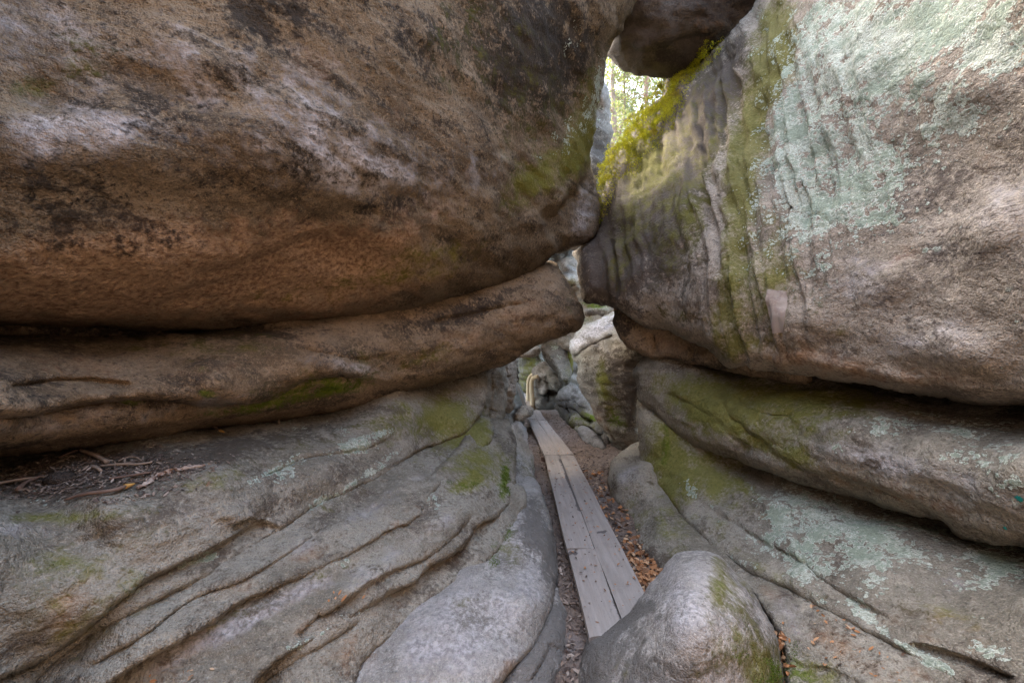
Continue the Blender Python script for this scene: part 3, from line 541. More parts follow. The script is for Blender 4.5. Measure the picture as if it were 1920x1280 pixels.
rock('rock_slab',
     [(1190, 700), (1200, 680), (1215, 668), (1235, 650), (1370, 640), (1494, 645), (1747, 670), (1920, 680), (2300, 690), (2900, 760), (2900, 1180), (2400, 1110), (2100, 1050), (1920, 1020), (1848, 1012), (1800, 1001), (1764, 974), (1690, 957), (1606, 928), (1539, 916), (1460, 888), (1404, 871), (1359, 854), (1310, 838), (1286, 824),
      (1262, 806), (1240, 788), (1222, 766), (1203, 752), (1196, 725)],
     [(1200, 710, 'd', 4.75), (1229, 675, 'd', 4.65), (1240, 740, 'd', 4.35), (1286, 815, 'd', 3.90), (1300, 740, 'd', 3.90), (1370, 690, 'd', 4.05), (1370, 780, 'd', 3.35), (1400, 862, 'd', 3.2), (1460, 800, 'd', 2.90), (1494, 712, 'd', 3.32), (1460, 878, 'd', 2.9), (1600, 800, 'd', 2.40), (1600, 725, 'd', 2.92), (1606, 918, 'd', 2.40), (1747, 755, 'd', 2.5),
      (1750, 850, 'd', 1.96), (1750, 955, 'd', 2.02), (1920, 772, 'd', 2.15), (1920, 870, 'd', 1.64), (1920, 1000, 'd', 1.68), (2300, 800, 'd', 1.32), (2300, 1000, 'd', 1.2), (2800, 800, 'd', .95), (2800, 1100, 'd', .85)],
     M['ledge'], 'tan and olive bulging slab directly beneath the lichen boulder, overhanging the lichen flecked bank', 'rock', rim=(24, .17), thick=1.6, back=150, big=(.05, 1.4), mid=(.040, 3.8), fine=(.011, 15), strata=(.012, 6), seed=22, ridged=.4, keep='RS1',
     steps=[([(1364, 775), (1400, 790), (1440, 830), (1500, 868), (1580, 890), (1680, 915), (1760, 950)], .07, 30, 9), ([(1380, 740), (1420, 765), (1460, 775), (1500, 770)], .05, 30, 8), ([(1240, 730), (1300, 750), (1360, 790), (1420, 850)], .05, 26, 8), ([(1680, 780), (1780, 790), (1900, 800)], .02, 30, 9)],
     grooves=[([(1355, 700), (1362, 760), (1380, 800)], .03, 10)],
     masks=dict(algae=[(1440, 770, 150, 60, 12, .95), (1330, 770, 70, 60, 30, .8), (1470, 850, 90, 20, 22, .7), (1600, 760, 110, 28, 5, .4), (1700, 770, 110, 18, 5, .3), (1250, 720, 50, 30, 30, .4), (1540, 740, 100, 20, 5, .45)],
                lichen=[(1780, 800, 120, 22, 8, .5), (1640, 800, 60, 20, 8, .42), (1830, 830, 70, 40, 20, .46), (1740, 860, 60, 20, 0, .3), (1560, 840, 40, 20, 0, .28), (1900, 880, 50, 60, 0, .32), (1880, 770, 70, 14, 0, .3)],
                pale=[(1720, 880, 160, 34, 16, .75), (1600, 850, 90, 26, 14, .4), (1860, 940, 90, 36, 12, .35), (1760, 800, 60, 20, 0, .3)],
                rust=[(1620, 900, 120, 18, 14, .45), (1700, 790, 80, 20, 0, .35), (1760, 950, 80, 16, 20, .4), (1440, 690, 90, 14, 8, .4), (1560, 860, 70, 16, 20, .35)],
                dark=[(1590, 770, 50, 36, 0, .6), (1650, 745, 150, 16, 6, .7), (1330, 690, 90, 16, 4, .5), (1640, 870, 20, 12, 0, .4), (1390, 830, 40, 20, 40, .3), (1860, 800, 90, 16, 4, .4)]))
rock('lichen_bank',
     [(1196, 770), (1200, 745), (1240, 760), (1286, 790), (1359, 825), (1460, 858), (1606, 895), (1690, 920), (1800, 960), (1920, 985), (2200, 1020), (2700, 1080), (2700, 1700), (2200, 1500), (1900, 1345), (1747, 1262), (1634, 1198), (1561, 1156), (1494, 1118), (1437, 1090), (1353, 1046), (1320, 1016), (1285, 975), (1252, 932),
      (1225, 900), (1207, 868), (1200, 820)],
     [(1205, 800, 'd', 4.55), (1212, 868, 'd', 4.4), (1240, 780, 'd', 4.5), (1252, 925, 'd', 3.8), (1286, 824, 'd', 4.05), (1300, 900, 'd', 3.65), (1300, 985, 'd', 3.2), (1350, 1038, 'd', 2.78), (1400, 880, 'd', 3.6), (1400, 970, 'd', 2.98), (1494, 1111, 'd', 2.16), (1500, 905, 'd', 3.1), (1500, 1000, 'd', 2.58), (1634, 1190, 'd', 1.76), (1650, 950, 'd', 2.62),
      (1650, 1070, 'd', 2.05), (1760, 985, 'd', 2.3), (1790, 1140, 'd', 1.70), (1790, 1280, 'd', 1.46), (1920, 1025, 'd', 1.96), (1920, 1120, 'd', 1.60), (1920, 1280, 'd', 1.36), (2500, 1100, 'd', 1.1), (2500, 1500, 'd', .9)],
     M['ledge'], 'sloping rock bank streaked with mint lichen, under the bulging tan and olive slab', 'rock', rim=(22, .15), thick=1.4, back=140, big=(.05, 1.5), mid=(.035, 3.8), fine=(.011, 15), strata=(.010, 6), seed=23, ridged=.35, keep='RS2',
     steps=[([(1286, 903), (1330, 945), (1392, 982), (1440, 1015), (1494, 1040), (1540, 1075), (1600, 1115), (1680, 1160)], .055, 34, 9), ([(1480, 930), (1490, 990), (1515, 1050), (1540, 1100)], -.06, 40, 14), ([(1700, 1200), (1800, 1225), (1920, 1270)], .05, 30, 9)],
     bumps=[(1230, 830, 24, 50, 0, .08), (1700, 1010, 160, 40, 14, .06), (1420, 930, 80, 24, 20, .04)],
     masks=dict(lichen=[(1480, 990, 50, 70, 0, .55), (1560, 970, 100, 60, 10, .75), (1700, 1010, 130, 60, 10, .72), (1510, 1070, 40, 60, -35, .78), (1420, 1010, 44, 26, 30, .52), (1340, 955, 40, 16, 40, .45), (1600, 1110, 60, 50, 30, .5), (1880, 1050, 90, 36, 10, .70), (1820, 1080, 70, 50, 0, .38), (1300, 920, 30, 16, 40, .3), ('line', [(1600, 1130), (1680, 1200), (1780, 1260)], 14, 0.94), (1640, 1060, 80, 50, 0, .42), (1900, 1190, 80, 40, 20, .3), (1860, 1220, 60, 16, 20, .55), (1450, 930, 40, 30, 0, .35), (1560, 1180, 60, 16, 30, .35), (1380, 1050, 40, 6, 20, .6)],
                algae=[(1245, 850, 40, 80, 0, .95), (1320, 880, 70, 60, 30, .8), (1260, 930, 40, 40, 40, .55), (1390, 930, 90, 40, 25, .5), (1350, 1000, 60, 24, 40, .4), (1480, 1090, 80, 16, 28, .4), (1750, 1150, 150, 50, 20, .22)],
                moss=[(1248, 838, 9, 30, 2, .75)],
                pale=[(1600, 990, 120, 30, 10, .4), (1780, 1100, 90, 50, 10, .3)],
                rust=[(1440, 970, 60, 24, 30, .4), (1560, 1050, 50, 50, 0, .35), (1760, 1180, 120, 40, 15, .35), (1640, 1150, 60, 30, 20, .3)],
                dark=[(1560, 1080, 40, 60, -30, .45), (1700, 1150, 60, 24, 15, .4), (1620, 980, 16, 12, 0, .6), (1600, 1010, 24, 14, 0, .4), (1880, 1260, 80, 24, 20, .4)]))
rock('foot_rock',
     [(1148, 864), (1166, 846), (1205, 828), (1270, 850), (1340, 940), (1400, 1020), (1400, 1075), (1310, 1100), (1240, 1084), (1212, 1062), (1189, 1030), (1172, 985), (1157, 955), (1145, 935), (1141, 905), (1143, 884)],
     [(1160, 880, 'd', 4.45), (1150, 920, 'd', 4.3), (1180, 850, 'd', 4.9), (1210, 880, 'd', 4.2), (1200, 930, 'd', 3.95), (1250, 950, 'd', 3.62), (1270, 930, 'd', 3.9), (1320, 990, 'd', 3.25), (1380, 1040, 'd', 2.75), (1180, 990, 'd', 3.75), (1220, 1040, 'd', 3.15), (1280, 1010, 'd', 3.08), (1320, 1050, 'd', 2.75), (1240, 1075, 'd', 2.9), (1250, 870, 'd', 4.4)],
     M['ledge'], 'flat topped grey rock between the lichen bank and the near boardwalk section', 'rock', rim=(22, .22), thick=.6, back=60, big=(.04, 2), mid=(.028, 4.5), fine=(.008, 17), strata=(0, 6), seed=24, ridged=.25, step=3,
     bumps=[(1222, 905, 18, 10, 0, -.05), (1190, 866, 6, 3, 0, -.05), (1215, 1000, 30, 40, 0, .04)],
     masks=dict(algae=[(1235, 975, 40, 40, 30, .45), (1185, 960, 20, 50, 0, .35), (1270, 1000, 40, 50, 40, .35), (1240, 900, 30, 30, 40, .4)], dark=[(1225, 1050, 30, 30, 40, .8), (1165, 960, 14, 40, -10, .3), (1222, 906, 10, 6, 0, .7)], pale=[(1180, 890, 30, 26, 0, .6), (1230, 960, 30, 26, 30, .3)], moss=[(1178, 917, 5, 5, 0, .6)]))
rock('front_boulder',
     [(1084, 1290), (1087, 1235), (1100, 1200), (1122, 1183), (1165, 1157), (1187, 1138), (1209, 1112), (1232, 1085), (1250, 1058), (1270, 1036), (1306, 1032), (1347, 1042), (1379, 1075), (1412, 1113), (1444, 1165), (1460, 1205), (1468, 1275), (1466, 1360), (1400, 1440), (1250, 1460), (1120, 1420)],
     [(1280, 1045, 'd', 2.12), (1310, 1042, 'd', 2.10), (1240, 1090, 'd', 2.1), (1180, 1150, 'd', 2.1), (1115, 1200, 'd', 2.04), (1290, 1100, 'd', 1.84), (1280, 1170, 'd', 1.62), (1200, 1200, 'd', 1.80), (1140, 1280, 'd', 1.78), (1290, 1270, 'd', 1.52), (1390, 1120, 'd', 1.86), (1440, 1200, 'd', 1.74), (1400, 1270, 'd', 1.60), (1280, 1400, 'd', 1.45), (1450, 1340, 'd', 1.6), (1120, 1380, 'd', 1.62)],
     M['grey'], 'rounded pale topped grey boulder with mossy sides, overlapping the near end of the boardwalk', 'boulder', rim=(44, .24), thick=.6, back=130, big=(.035, 2.2), mid=(.016, 4.5), fine=(.005, 18), strata=(0, 6), seed=25, ridged=.2, keep='BB', step=3.2,
     steps=[([(1240, 1090), (1215, 1125), (1190, 1160), (1160, 1185)], -.035, 30, 12)],
     bumps=[(1250, 1050, 26, 14, 0, -.02)],
     masks=dict(pale=[(1275, 1115, 80, 70, 0, .85), (1290, 1200, 50, 60, 0, .5), (1350, 1290, 50, 40, 0, .3)], dark=[(1150, 1200, 70, 40, -30, .8), (1230, 1260, 80, 40, 0, .75), (1120, 1270, 40, 60, 0, .7), (1430, 1220, 30, 60, 0, .6), (1400, 1150, 30, 40, 0, .45), (1215, 1140, 26, 16, 0, .6), (1320, 1250, 30, 20, 0, .4), (1245, 1160, 12, 10, 0, .5), (1160, 1165, 60, 16, -25, .6)],
                algae=[(1370, 1140, 50, 90, 20, .6), (1430, 1260, 46, 70, 0, .75), (1345, 1080, 20, 50, 0, .55), (1310, 1240, 20, 40, 0, .35), (1400, 1240, 60, 60, 0, .4), (1240, 1140, 26, 16, -20, .3), (1165, 1250, 18, 30, 0, .3)], moss=[(1385, 1230, 16, 14, 0, .4), (1440, 1270, 20, 16, 0, .35), (1350, 1100, 10, 16, 0, .3)]))
rock('sandy_ledge',
     [(1340, 1060), (1353, 1036), (1437, 1070), (1494, 1095), (1561, 1135), (1634, 1175), (1747, 1235), (1900, 1310), (2100, 1450), (2000, 1600), (1480, 1560), (1470, 1400), (1474, 1290), (1466, 1220), (1450, 1175), (1415, 1120), (1380, 1090)],
     [(1353, 1050, 'd', 2.78), (1400, 1090, 'd', 2.45), (1430, 1140, 'd', 2.15), (1470, 1220, 'd', 1.92), (1494, 1105, 'd', 2.25), (1500, 1180, 'd', 1.96), (1490, 1300, 'd', 1.72), (1560, 1260, 'd', 1.72), (1600, 1180, 'd', 1.86), (1650, 1280, 'd', 1.58), (1747, 1255, 'd', 1.56), (1700, 1400, 'd', 1.36), (1500, 1450, 'd', 1.42), (1900, 1400, 'd', 1.25)],
     M['ledge'], 'low sandy brown ledge between the rounded mossy sided boulder and the lichen bank', 'rock', rim=(16, .10), thick=.6, back=60, big=(.035, 2), mid=(.022, 5), fine=(.010, 20), strata=(0, 6), seed=26, ridged=.2, keep='RF',
     steps=[([(1440, 1190), (1500, 1240), (1560, 1250), (1640, 1290)], .02, 20, 8)],
     masks=dict(pale=[(1480, 1150, 50, 40, 30, .55), (1520, 1200, 50, 20, 20, .4)], moss=[(1500, 1270, 40, 24, 20, .5), (1490, 1230, 14, 40, 0, .4)], algae=[(1530, 1260, 80, 40, 20, .6), (1560, 1140, 50, 14, 30, .4)], rust=[(1560, 1210, 90, 40, 20, .6), (1700, 1290, 90, 40, 20, .5), (1440, 1110, 50, 20, 30, .3)], lichen=[('line', [(1600, 1150), (1700, 1215), (1800, 1270)], 9, 0.72), (1598, 1216, 6, 3, 0, .9)], dark=[(1500, 1130, 50, 16, 30, .4), (1620, 1250, 60, 20, 20, .3)]))

# ------------------------------------------------------------------ jammed above and far down the passage
rock('chockstone', [(1140, 92), (1150, 112), (1172, 134), (1200, 142), (1245, 146), (1280, 143), (1300, 130), (1332, 106), (1368, 84), (1414, 52), (1452, 20), (1450, -60), (1400, -160), (1280, -190), (1180, -120), (1140, 0)],
     [(1160, 80, 'd', 5.5), (1250, 130, 'd', 5.7), (1330, 80, 'd', 5.5), (1250, 40, 'd', 5.2), (1180, 20, 'd', 5.25), (1400, 20, 'd', 5.2), (1300, -80, 'd', 4.9), (1200, -80, 'd', 5.0)],
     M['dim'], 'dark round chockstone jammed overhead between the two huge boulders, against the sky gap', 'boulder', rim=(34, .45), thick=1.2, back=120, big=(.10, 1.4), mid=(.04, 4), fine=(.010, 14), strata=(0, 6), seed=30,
     steps=[([(1150, 75), (1200, 85), (1280, 60), (1340, 55)], .06, 40, 12)], masks=dict(rust=[(1320, 40, 60, 40, 0, .3)]))
rock('grey_pillar', [(1040, 470), (985, 490), (955, 640), (800, 640), (785, 320), (850, 215), (1000, 195), (1068, 170), (1082, 110), (1110, 40), (1126, 60), (1131, 158), (1141, 190), (1143, 225), (1140, 275), (1128, 320), (1120, 362), (1124, 430), (1090, 460)],  # hidden lower left bulk added to keep sun off the wedge rock
     [(820, 400, 'd', 8.4), (950, 300, 'd', 8.2), (940, 600, 'd', 8.6), (1100, 160, 'd', 8.0), (1130, 220, 'd', 8.2), (1110, 320, 'd', 7.8), (1115, 400, 'd', 7.8)],
     M['far'], 'tall grey rock pillar standing behind the overhanging boulder, next to the trees', 'rock', step=2.6, rim=(16, .5), thick=1.5, back=50, big=(.14, .8), mid=(.12, 2), fine=(.03, 8), strata=(0, 6), squash=(1, 1, .6), seed=31, ridged=.6,
     masks=dict(dark=[(1118, 300, 14, 60, 0, .8), (1135, 300, 10, 40, 0, .6)], lichen=[(1120, 200, 14, 60, 0, .3)], pale=[(1125, 200, 14, 50, 0, .5)]))
rock('wedge_rock', [(1069, 655), (1072, 638), (1082, 624), (1096, 612), (1119, 602), (1140, 590), (1150, 584), (1170, 590), (1200, 610), (1250, 650), (1240, 680), (1212, 690), (1210, 720), (1200, 760), (1204, 800), (1208, 835), (1190, 845), (1163, 849), (1150, 835), (1142, 818), (1125, 790), (1108, 762), (1092, 738), (1084, 715), (1084, 690), (1074, 670)],
     [(1080, 640, 'd', 6.5), (1120, 612, 'd', 6.6), (1150, 600, 'd', 6.6), (1100, 680, 'd', 6.05), (1150, 660, 'd', 5.85), (1095, 730, 'd', 6.3), (1140, 730, 'd', 5.75), (1190, 720, 'd', 5.5), (1140, 800, 'd', 6.05), (1190, 800, 'd', 5.75), (1165, 840, 'd', 6.1), (1200, 640, 'd', 5.6), (1240, 660, 'd', 5.4)],
     M['ledge'], 'brown wedge shaped rock with a pale sloping top, standing on its narrow end', 'rock', step=2.4, rim=(20, .32), thick=1.0, back=60, big=(.07, 1.6), mid=(.05, 3.5), fine=(.013, 13), strata=(0, 6), seed=32, ridged=.35,
     steps=[([(1068, 668), (1090, 655), (1120, 640), (1155, 622)], .12, 18, 6), ([(1098, 748), (1120, 775), (1142, 800), (1158, 830)], -.14, 20, 5)],
     masks=dict(pale=[(1115, 622, 60, 18, -28, .95), (1140, 604, 30, 12, -28, .6), (1085, 645, 20, 14, -30, .7), (1120, 700, 10, 14, 0, .4)], moss=[(1158, 790, 16, 20, -40, .75)], algae=[(1145, 750, 20, 60, -14, .6), (1130, 710, 16, 40, 0, .5)], rust=[(1130, 800, 26, 16, 45, .5), (1180, 830, 26, 16, 0, .4), (1115, 770, 16, 16, 40, .5)], dark=[(1130, 690, 40, 50, 0, .5), (1165, 760, 40, 60, 0, .45), (1195, 680, 40, 40, 0, .7), (1190, 760, 20, 50, 0, .5), (1075, 660, 10, 16, 0, .4)]))
rock('leaning_boulder', [(1014, 650), (1022, 640), (1037, 632), (1052, 640), (1063, 656), (1068, 680), (1072, 705), (1070, 718), (1064, 725), (1052, 716), (1045, 702), (1034, 688), (1022, 672)],
     [(1025, 650, 'd', 9.4), (1045, 650, 'd', 9.2), (1040, 680, 'd', 8.9), (1060, 690, 'd', 8.8), (1062, 718, 'd', 8.7)],
     M['far'], 'grey elongated boulder leaning diagonally over the far passage, under the slab tip', 'boulder', step=1.8, rim=(9, .3), thick=.7, back=18, big=(.10, 1.3), mid=(.035, 3), fine=(.012, 9), strata=(0, 6), seed=33, steps=[([(1014, 652), (1030, 668), (1048, 695), (1062, 724)], .3, 12, 3)],
     masks=dict(dark=[(1033, 688, 10, 36, -35, 1.0), (1055, 718, 10, 10, 0, .8)], algae=[(1040, 645, 20, 10, 0, .4), (1062, 700, 8, 20, 0, .5)], lichen=[(1045, 665, 14, 30, -30, .3)]))  # dark paints the shade along the leaning underside
rock('pale_boulder', [(999, 692), (1008, 686), (1022, 678), (1034, 686), (1046, 700), (1060, 722), (1054, 734), (1048, 745), (1046, 765), (1036, 776), (1012, 776), (1004, 768), (999, 745), (997, 715)],
     [(1010, 695, 'd', 10.2), (1030, 695, 'd', 10.0), (1050, 722, 'd', 9.6), (1005, 740, 'd', 9.95), (1030, 735, 'd', 9.7), (1020, 772, 'd', 9.75), (1042, 768, 'd', 9.8)],
     M['far'], 'pale grey lumpy boulder beside the wooden posts at the far end of the boardwalk', 'boulder', step=1.8, rim=(9, .35), thick=.9, back=20, big=(.12, 1.2), mid=(.05, 2.6), fine=(.014, 9), strata=(0, 6), seed=34, ridged=.3,
     steps=[([(998, 722), (1014, 738), (1030, 732), (1056, 736)], .5, 14, 3), ([(1010, 706), (1030, 712), (1050, 716)], .2, 9, 2)], grooves=[([(1024, 700), (1030, 730), (1026, 760)], .15, 5)],
     masks=dict(pale=[(1015, 700, 16, 16, 0, .9), (1012, 728, 12, 12, 0, .7)], dark=[(1034, 755, 16, 22, 0, 1.2), (1046, 735, 14, 18, 0, .9), (1015, 765, 16, 10, 0, .7)]))  # pale paints the lit top, dark the shaded lower part
rock('mossy_boulder', [(1046, 742), (1056, 730), (1069, 720), (1084, 728), (1098, 742), (1110, 760), (1124, 782), (1136, 802), (1146, 822), (1128, 848), (1108, 842), (1084, 815), (1066, 798), (1050, 776), (1044, 762)],
     [(1060, 735, 'd', 8.6), (1085, 745, 'd', 8.0), (1055, 770, 'd', 8.6), (1090, 780, 'd', 7.5), (1120, 790, 'd', 7.0), (1100, 830, 'd', 6.9), (1135, 825, 'd', 6.6), (1075, 798, 'd', 7.8)],
     M['far'], 'cracked grey boulder with mossy ledges between the pale boulder and the wedge rock', 'boulder', step=2.0, rim=(10, .3), thick=.9, back=26, big=(.10, 1.3), mid=(.05, 3), fine=(.014, 9), strata=(.03, 5), seed=35, ridged=.4,
     steps=[([(1046, 758), (1072, 762), (1094, 776), (1118, 792)], .35, 10, 2), ([(1052, 785), (1085, 795), (1105, 800), (1136, 815)], .35, 10, 2), ([(1054, 745), (1080, 752), (1102, 766)], .22, 8, 2), ([(1075, 745), (1070, 770), (1085, 800)], .25, 8, 2)],
     masks=dict(moss=[(1110, 782, 14, 7, 10, .95), (1080, 806, 12, 10, 0, .8), (1095, 790, 12, 6, 20, .6)], dark=[(1060, 780, 20, 24, 30, 1.2), (1088, 772, 22, 8, 30, .9), (1090, 800, 24, 6, 20, .9), (1050, 760, 10, 16, 0, .8)], algae=[(1100, 795, 40, 30, 30, .7)], pale=[(1075, 735, 20, 12, 30, .6), (1125, 815, 14, 12, 40, .4)]))  # dark paints shade into the cracks, pale the lit top
rock('low_stone', [(1084, 806), (1090, 799), (1102, 800), (1116, 812), (1130, 826), (1138, 840), (1128, 847), (1113, 846), (1098, 834), (1088, 820)],
     [(1092, 806, 'd', 7.0), (1110, 815, 'd', 6.7), (1128, 835, 'd', 6.3), (1112, 840, 'd', 6.4)],
     M['far'], 'small oblong grey stone lying at the foot of the mossy boulder', 'rock', step=1.6, rim=(9, .2), thick=.4, back=14, big=(.04, 2), mid=(.03, 5), fine=(.012, 12), strata=(0, 6), seed=36, masks=dict(moss=[(1120, 840, 10, 5, 20, .6)], pale=[(1105, 812, 16, 10, 30, .5)]))
rock('far_rock', [(974, 675), (985, 662), (1005, 660), (1018, 670), (1020, 700), (1012, 730), (1004, 748), (985, 744), (976, 720)],
     [(980, 680, 'd', 12.8), (1010, 680, 'd', 12.6), (995, 720, 'd', 12.7), (990, 742, 'd', 12.9)],
     M['far'], 'dark green rock closing the far end of the passage behind the wooden posts', 'rock', step=1.8, rim=(7, .4), thick=1.0, back=16, big=(.12, 1), mid=(.08, 2.4), fine=(.02, 8), strata=(0, 6), seed=37, masks=dict(algae=[(995, 700, 24, 50, 0, .9)], dark=[(1000, 670, 24, 12, 0, .8)]))
rock('far_rock', [(950, 640), (985, 655), (1002, 648), (1013, 652), (1014, 660), (1004, 668), (985, 670), (960, 668)], [(970, 655, 'd', 11.6), (1005, 655, 'd', 11.5), (985, 668, 'd', 11.5)],
     M['right'], 'tan capstone bridging the far end of the passage above the dark green rock', 'rock', step=1.6, rim=(6, .25), thick=.9, back=12, big=(.05, 1.5), mid=(.04, 3), fine=(.015, 8), strata=(0, 6), seed=38, masks=dict(pale=[(995, 658, 16, 6, 0, .6)]))
rock('far_rock', [(1005, 620), (1030, 600), (1060, 615), (1068, 640), (1074, 665), (1072, 700), (1064, 700), (1052, 660), (1030, 640)], [(1020, 620, 'd', 10.6), (1050, 630, 'd', 10.4), (1066, 670, 'd', 10.3)],
     M['far'], 'small pale rock glimpsed between the leaning boulder and the slab tip', 'rock', step=1.8, rim=(8, .3), thick=.9, back=16, big=(.08, 1.2), mid=(.04, 3), fine=(.012, 8), strata=(0, 6), seed=39, masks=dict(algae=[(1070, 640, 12, 60, 0, 1.3)], dark=[(1066, 690, 14, 30, 0, 1.1)], pale=[(1052, 634, 12, 10, 0, .6)]))
rock('far_cliff', [(1040, 460), (1060, 260), (1110, 200), (1150, 176), (1176, 196), (1192, 226), (1215, 215), (1240, 238), (1262, 300), (1290, 460)], [(1100, 300, 'd', 31), (1160, 220, 'd', 30), (1200, 300, 'd', 30), (1250, 300, 'd', 31), (1150, 440, 'd', 29), (1060, 440, 'd', 31)],
     M['pale'], 'pale grey rock outcrop far behind the trees in the sky gap', 'rock outcrop', step=3, rim=(12, 1.5), thick=4, back=40, big=(.5, .3), mid=(.4, .9), fine=(.05, 4), strata=(.12, 1.2), seed=43, ridged=.5)
rock('far_rock', [(1010, 500), (1020, 480), (1040, 470), (1075, 466), (1110, 470), (1130, 500), (1110, 530), (1070, 532), (1030, 530)], [(1040, 490, 'd', 9.4), (1080, 480, 'd', 9.4), (1070, 520, 'd', 9.0), (1110, 500, 'd', 9.4)],
     M['pale'], 'bright pale rock seen through the small window between the two huge boulders', 'rock', step=2.0, rim=(12, .5), thick=1.2, back=30, big=(.10, 1), mid=(.08, 2.5), fine=(.02, 8), strata=(0, 6), seed=40, masks=dict(pale=[(1060, 500, 40, 30, 0, .9)], algae=[(1070, 528, 20, 8, 0, .8)]))
rock('far_rock', [(1040, 560), (1050, 524), (1075, 520), (1110, 548), (1140, 558), (1170, 575), (1180, 620), (1140, 650), (1090, 660), (1050, 640)], [(1060, 540, 'd', 9.2), (1100, 580, 'd', 8.6), (1150, 590, 'd', 8.3), (1100, 630, 'd', 8.4), (1060, 620, 'd', 9.0)],
     M['right'], 'mossy banded rock behind the slab tip, above the wedge rock', 'rock', step=2.0, rim=(12, .4), thick=1.2, back=30, big=(.10, 1.2), mid=(.08, 3), fine=(.02, 8), strata=(.05, 4), seed=41, steps=[([(1060, 545), (1095, 585), (1130, 588), (1170, 580)], .3, 8, 3)],
     masks=dict(moss=[(1120, 575, 30, 8, 4, .9), (1068, 530, 14, 8, 0, .6), (1110, 605, 30, 10, 0, .4)], rust=[(1110, 592, 30, 8, 0, .8), (1072, 550, 10, 20, 0, .6)], dark=[(1120, 587, 34, 4, 4, .8)]))
rock('back_wall', [(560, 790), (520, 500), (560, 190), (800, 120), (1040, 130), (1095, 300), (1105, 440), (1160, 470), (1260, 560), (1280, 700), (1220, 780), (1100, 790), (1050, 765), (1020, 720), (985, 690), (960, 705), (930, 760)], [(600, 300, 'd', 13.6), (600, 700, 'd', 13.4), (900, 250, 'd', 14.0), (930, 600, 'd', 14.6), (1030, 560, 'd', 13.6), (1200, 640, 'd', 12.8), (1100, 740, 'd', 12.8), (930, 680, 'd', 14.6), (1060, 480, 'd', 14.2)],  # hidden left and upper part extended to block sun on the far path
     M['far'], 'shadowed rock wall at the very back, behind the leaning boulder and the small rocks', 'rock', step=4, rim=(20, .8), thick=1.2, back=50, big=(.3, .6), mid=(.2, 1.6), fine=(.03, 6), strata=(.05, 3), seed=42, masks=dict(algae=[(1060, 600, 100, 100, 0, .5)], dark=[(960, 650, 60, 40, 0, .7)]))
# ------------------------------------------------------------------ more materials
def wood_mat(name, ca, cb, grain=(26, 1.6, 26), stain=True, rough=.75):
    k = NT(name); v = k.map(grain)
    n1 = k.noise(1.0, 5, .65, v, .3); n2 = k.noise(5, 5, .6); n3 = k.noise(120, 2, .6); n4 = k.noise(2.2, 4, .6)
    c = k.mix(k.rng(n1, .3, .7), ca, cb)
    c = k.mix(k.math('MULTIPLY', k.rng(n4, .45, .7), .35), c, tuple(x * .6 for x in ca))
    c = k.mix(k.math('MULTIPLY', k.rng(n2, .56, .72), .4), c, tuple(x * .55 for x in ca))
    c = k.mix(k.math('MULTIPLY', k.rng(n3, .62, .72), .5), c, tuple(x * .4 for x in ca))
    if stain:
        a = k.attr('dark'); s = k.math('ADD', a, k.math('MULTIPLY', k.math('SUBTRACT', k.noise(16, 4, .6), .5), 1.2))
        c = k.mix(k.math('MULTIPLY', k.rng(s, .4, .6), .85), c, (.07, .055, .05))
    k.link(c, k.bs.inputs['Base Color']); k.bs.inputs['Roughness'].default_value = rough
    k.bs.inputs['Specular IOR Level'].default_value = .3
    k.link(k.bump(k.math('ADD', n1, k.math('MULTIPLY', n3, .3)), .004, .7), k.bs.inputs['Normal'])
    return k.m

def litter_mat(name, cols, rough=.8):
    k = NT(name); a = k.attr('tone')
    r = k.n.new('ShaderNodeValToRGB'); k.link(a, r.inputs[0])
    el = r.color_ramp.elements
    while len(el) < len(cols): el.new(.5)
    for i, c in enumerate(cols):
        el[i].position = i / (len(cols) - 1); el[i].color = (*c, 1)
    k.link(r.outputs[0], k.bs.inputs['Base Color']); k.bs.inputs['Roughness'].default_value = rough
    k.bs.inputs['Specular IOR Level'].default_value = .25
    return k.m

def soil_mat():
    k = NT('forest_soil')
    n1 = k.noise(1.2, 5, .6); n2 = k.noise(22, 5, .75); n3 = k.noise(85, 3, .7)
    c = k.mix(k.rng(n2, .35, .65), (.095, .066, .05), (.21, .145, .105))
    c = k.mix(k.math('MULTIPLY', k.rng(n3, .55, .68), .7), c, (.30, .20, .13))
    c = k.mix(k.math('MULTIPLY', k.rng(n3, .45, .33), .7), c, (.04, .03, .025))
    c = k.mix(k.math('MULTIPLY', k.rng(n1, .5, .62), .6), c, (.22, .175, .15))
    k.link(c, k.bs.inputs['Base Color']); k.bs.inputs['Roughness'].default_value = .9
    k.link(k.bump(k.math('ADD', n2, n3), .02, .9), k.bs.inputs['Normal'])
    return k.m

def moss_mat():
    k = NT('moss'); n1 = k.noise(5, 4, .6); n2 = k.noise(40, 4, .7); n3 = k.noise(2.3, 3, .6)
    c = k.mix(k.rng(n2, .35, .65), (.24, .25, .012), (.72, .66, .03))
    c = k.mix(k.math('MULTIPLY', k.rng(n1, .55, .68), .8), c, (.045, .05, .012))
    c = k.mix(k.math('MULTIPLY', k.rng(n3, .56, .66), .7), c, (.30, .19, .02))
    k.link(c, k.bs.inputs['Base Color']); k.bs.inputs['Roughness'].default_value = .85
    k.bs.inputs['Specular IOR Level'].default_value = .2
    k.link(k.bump(n2, .03, 1), k.bs.inputs['Normal'])
    return k.m

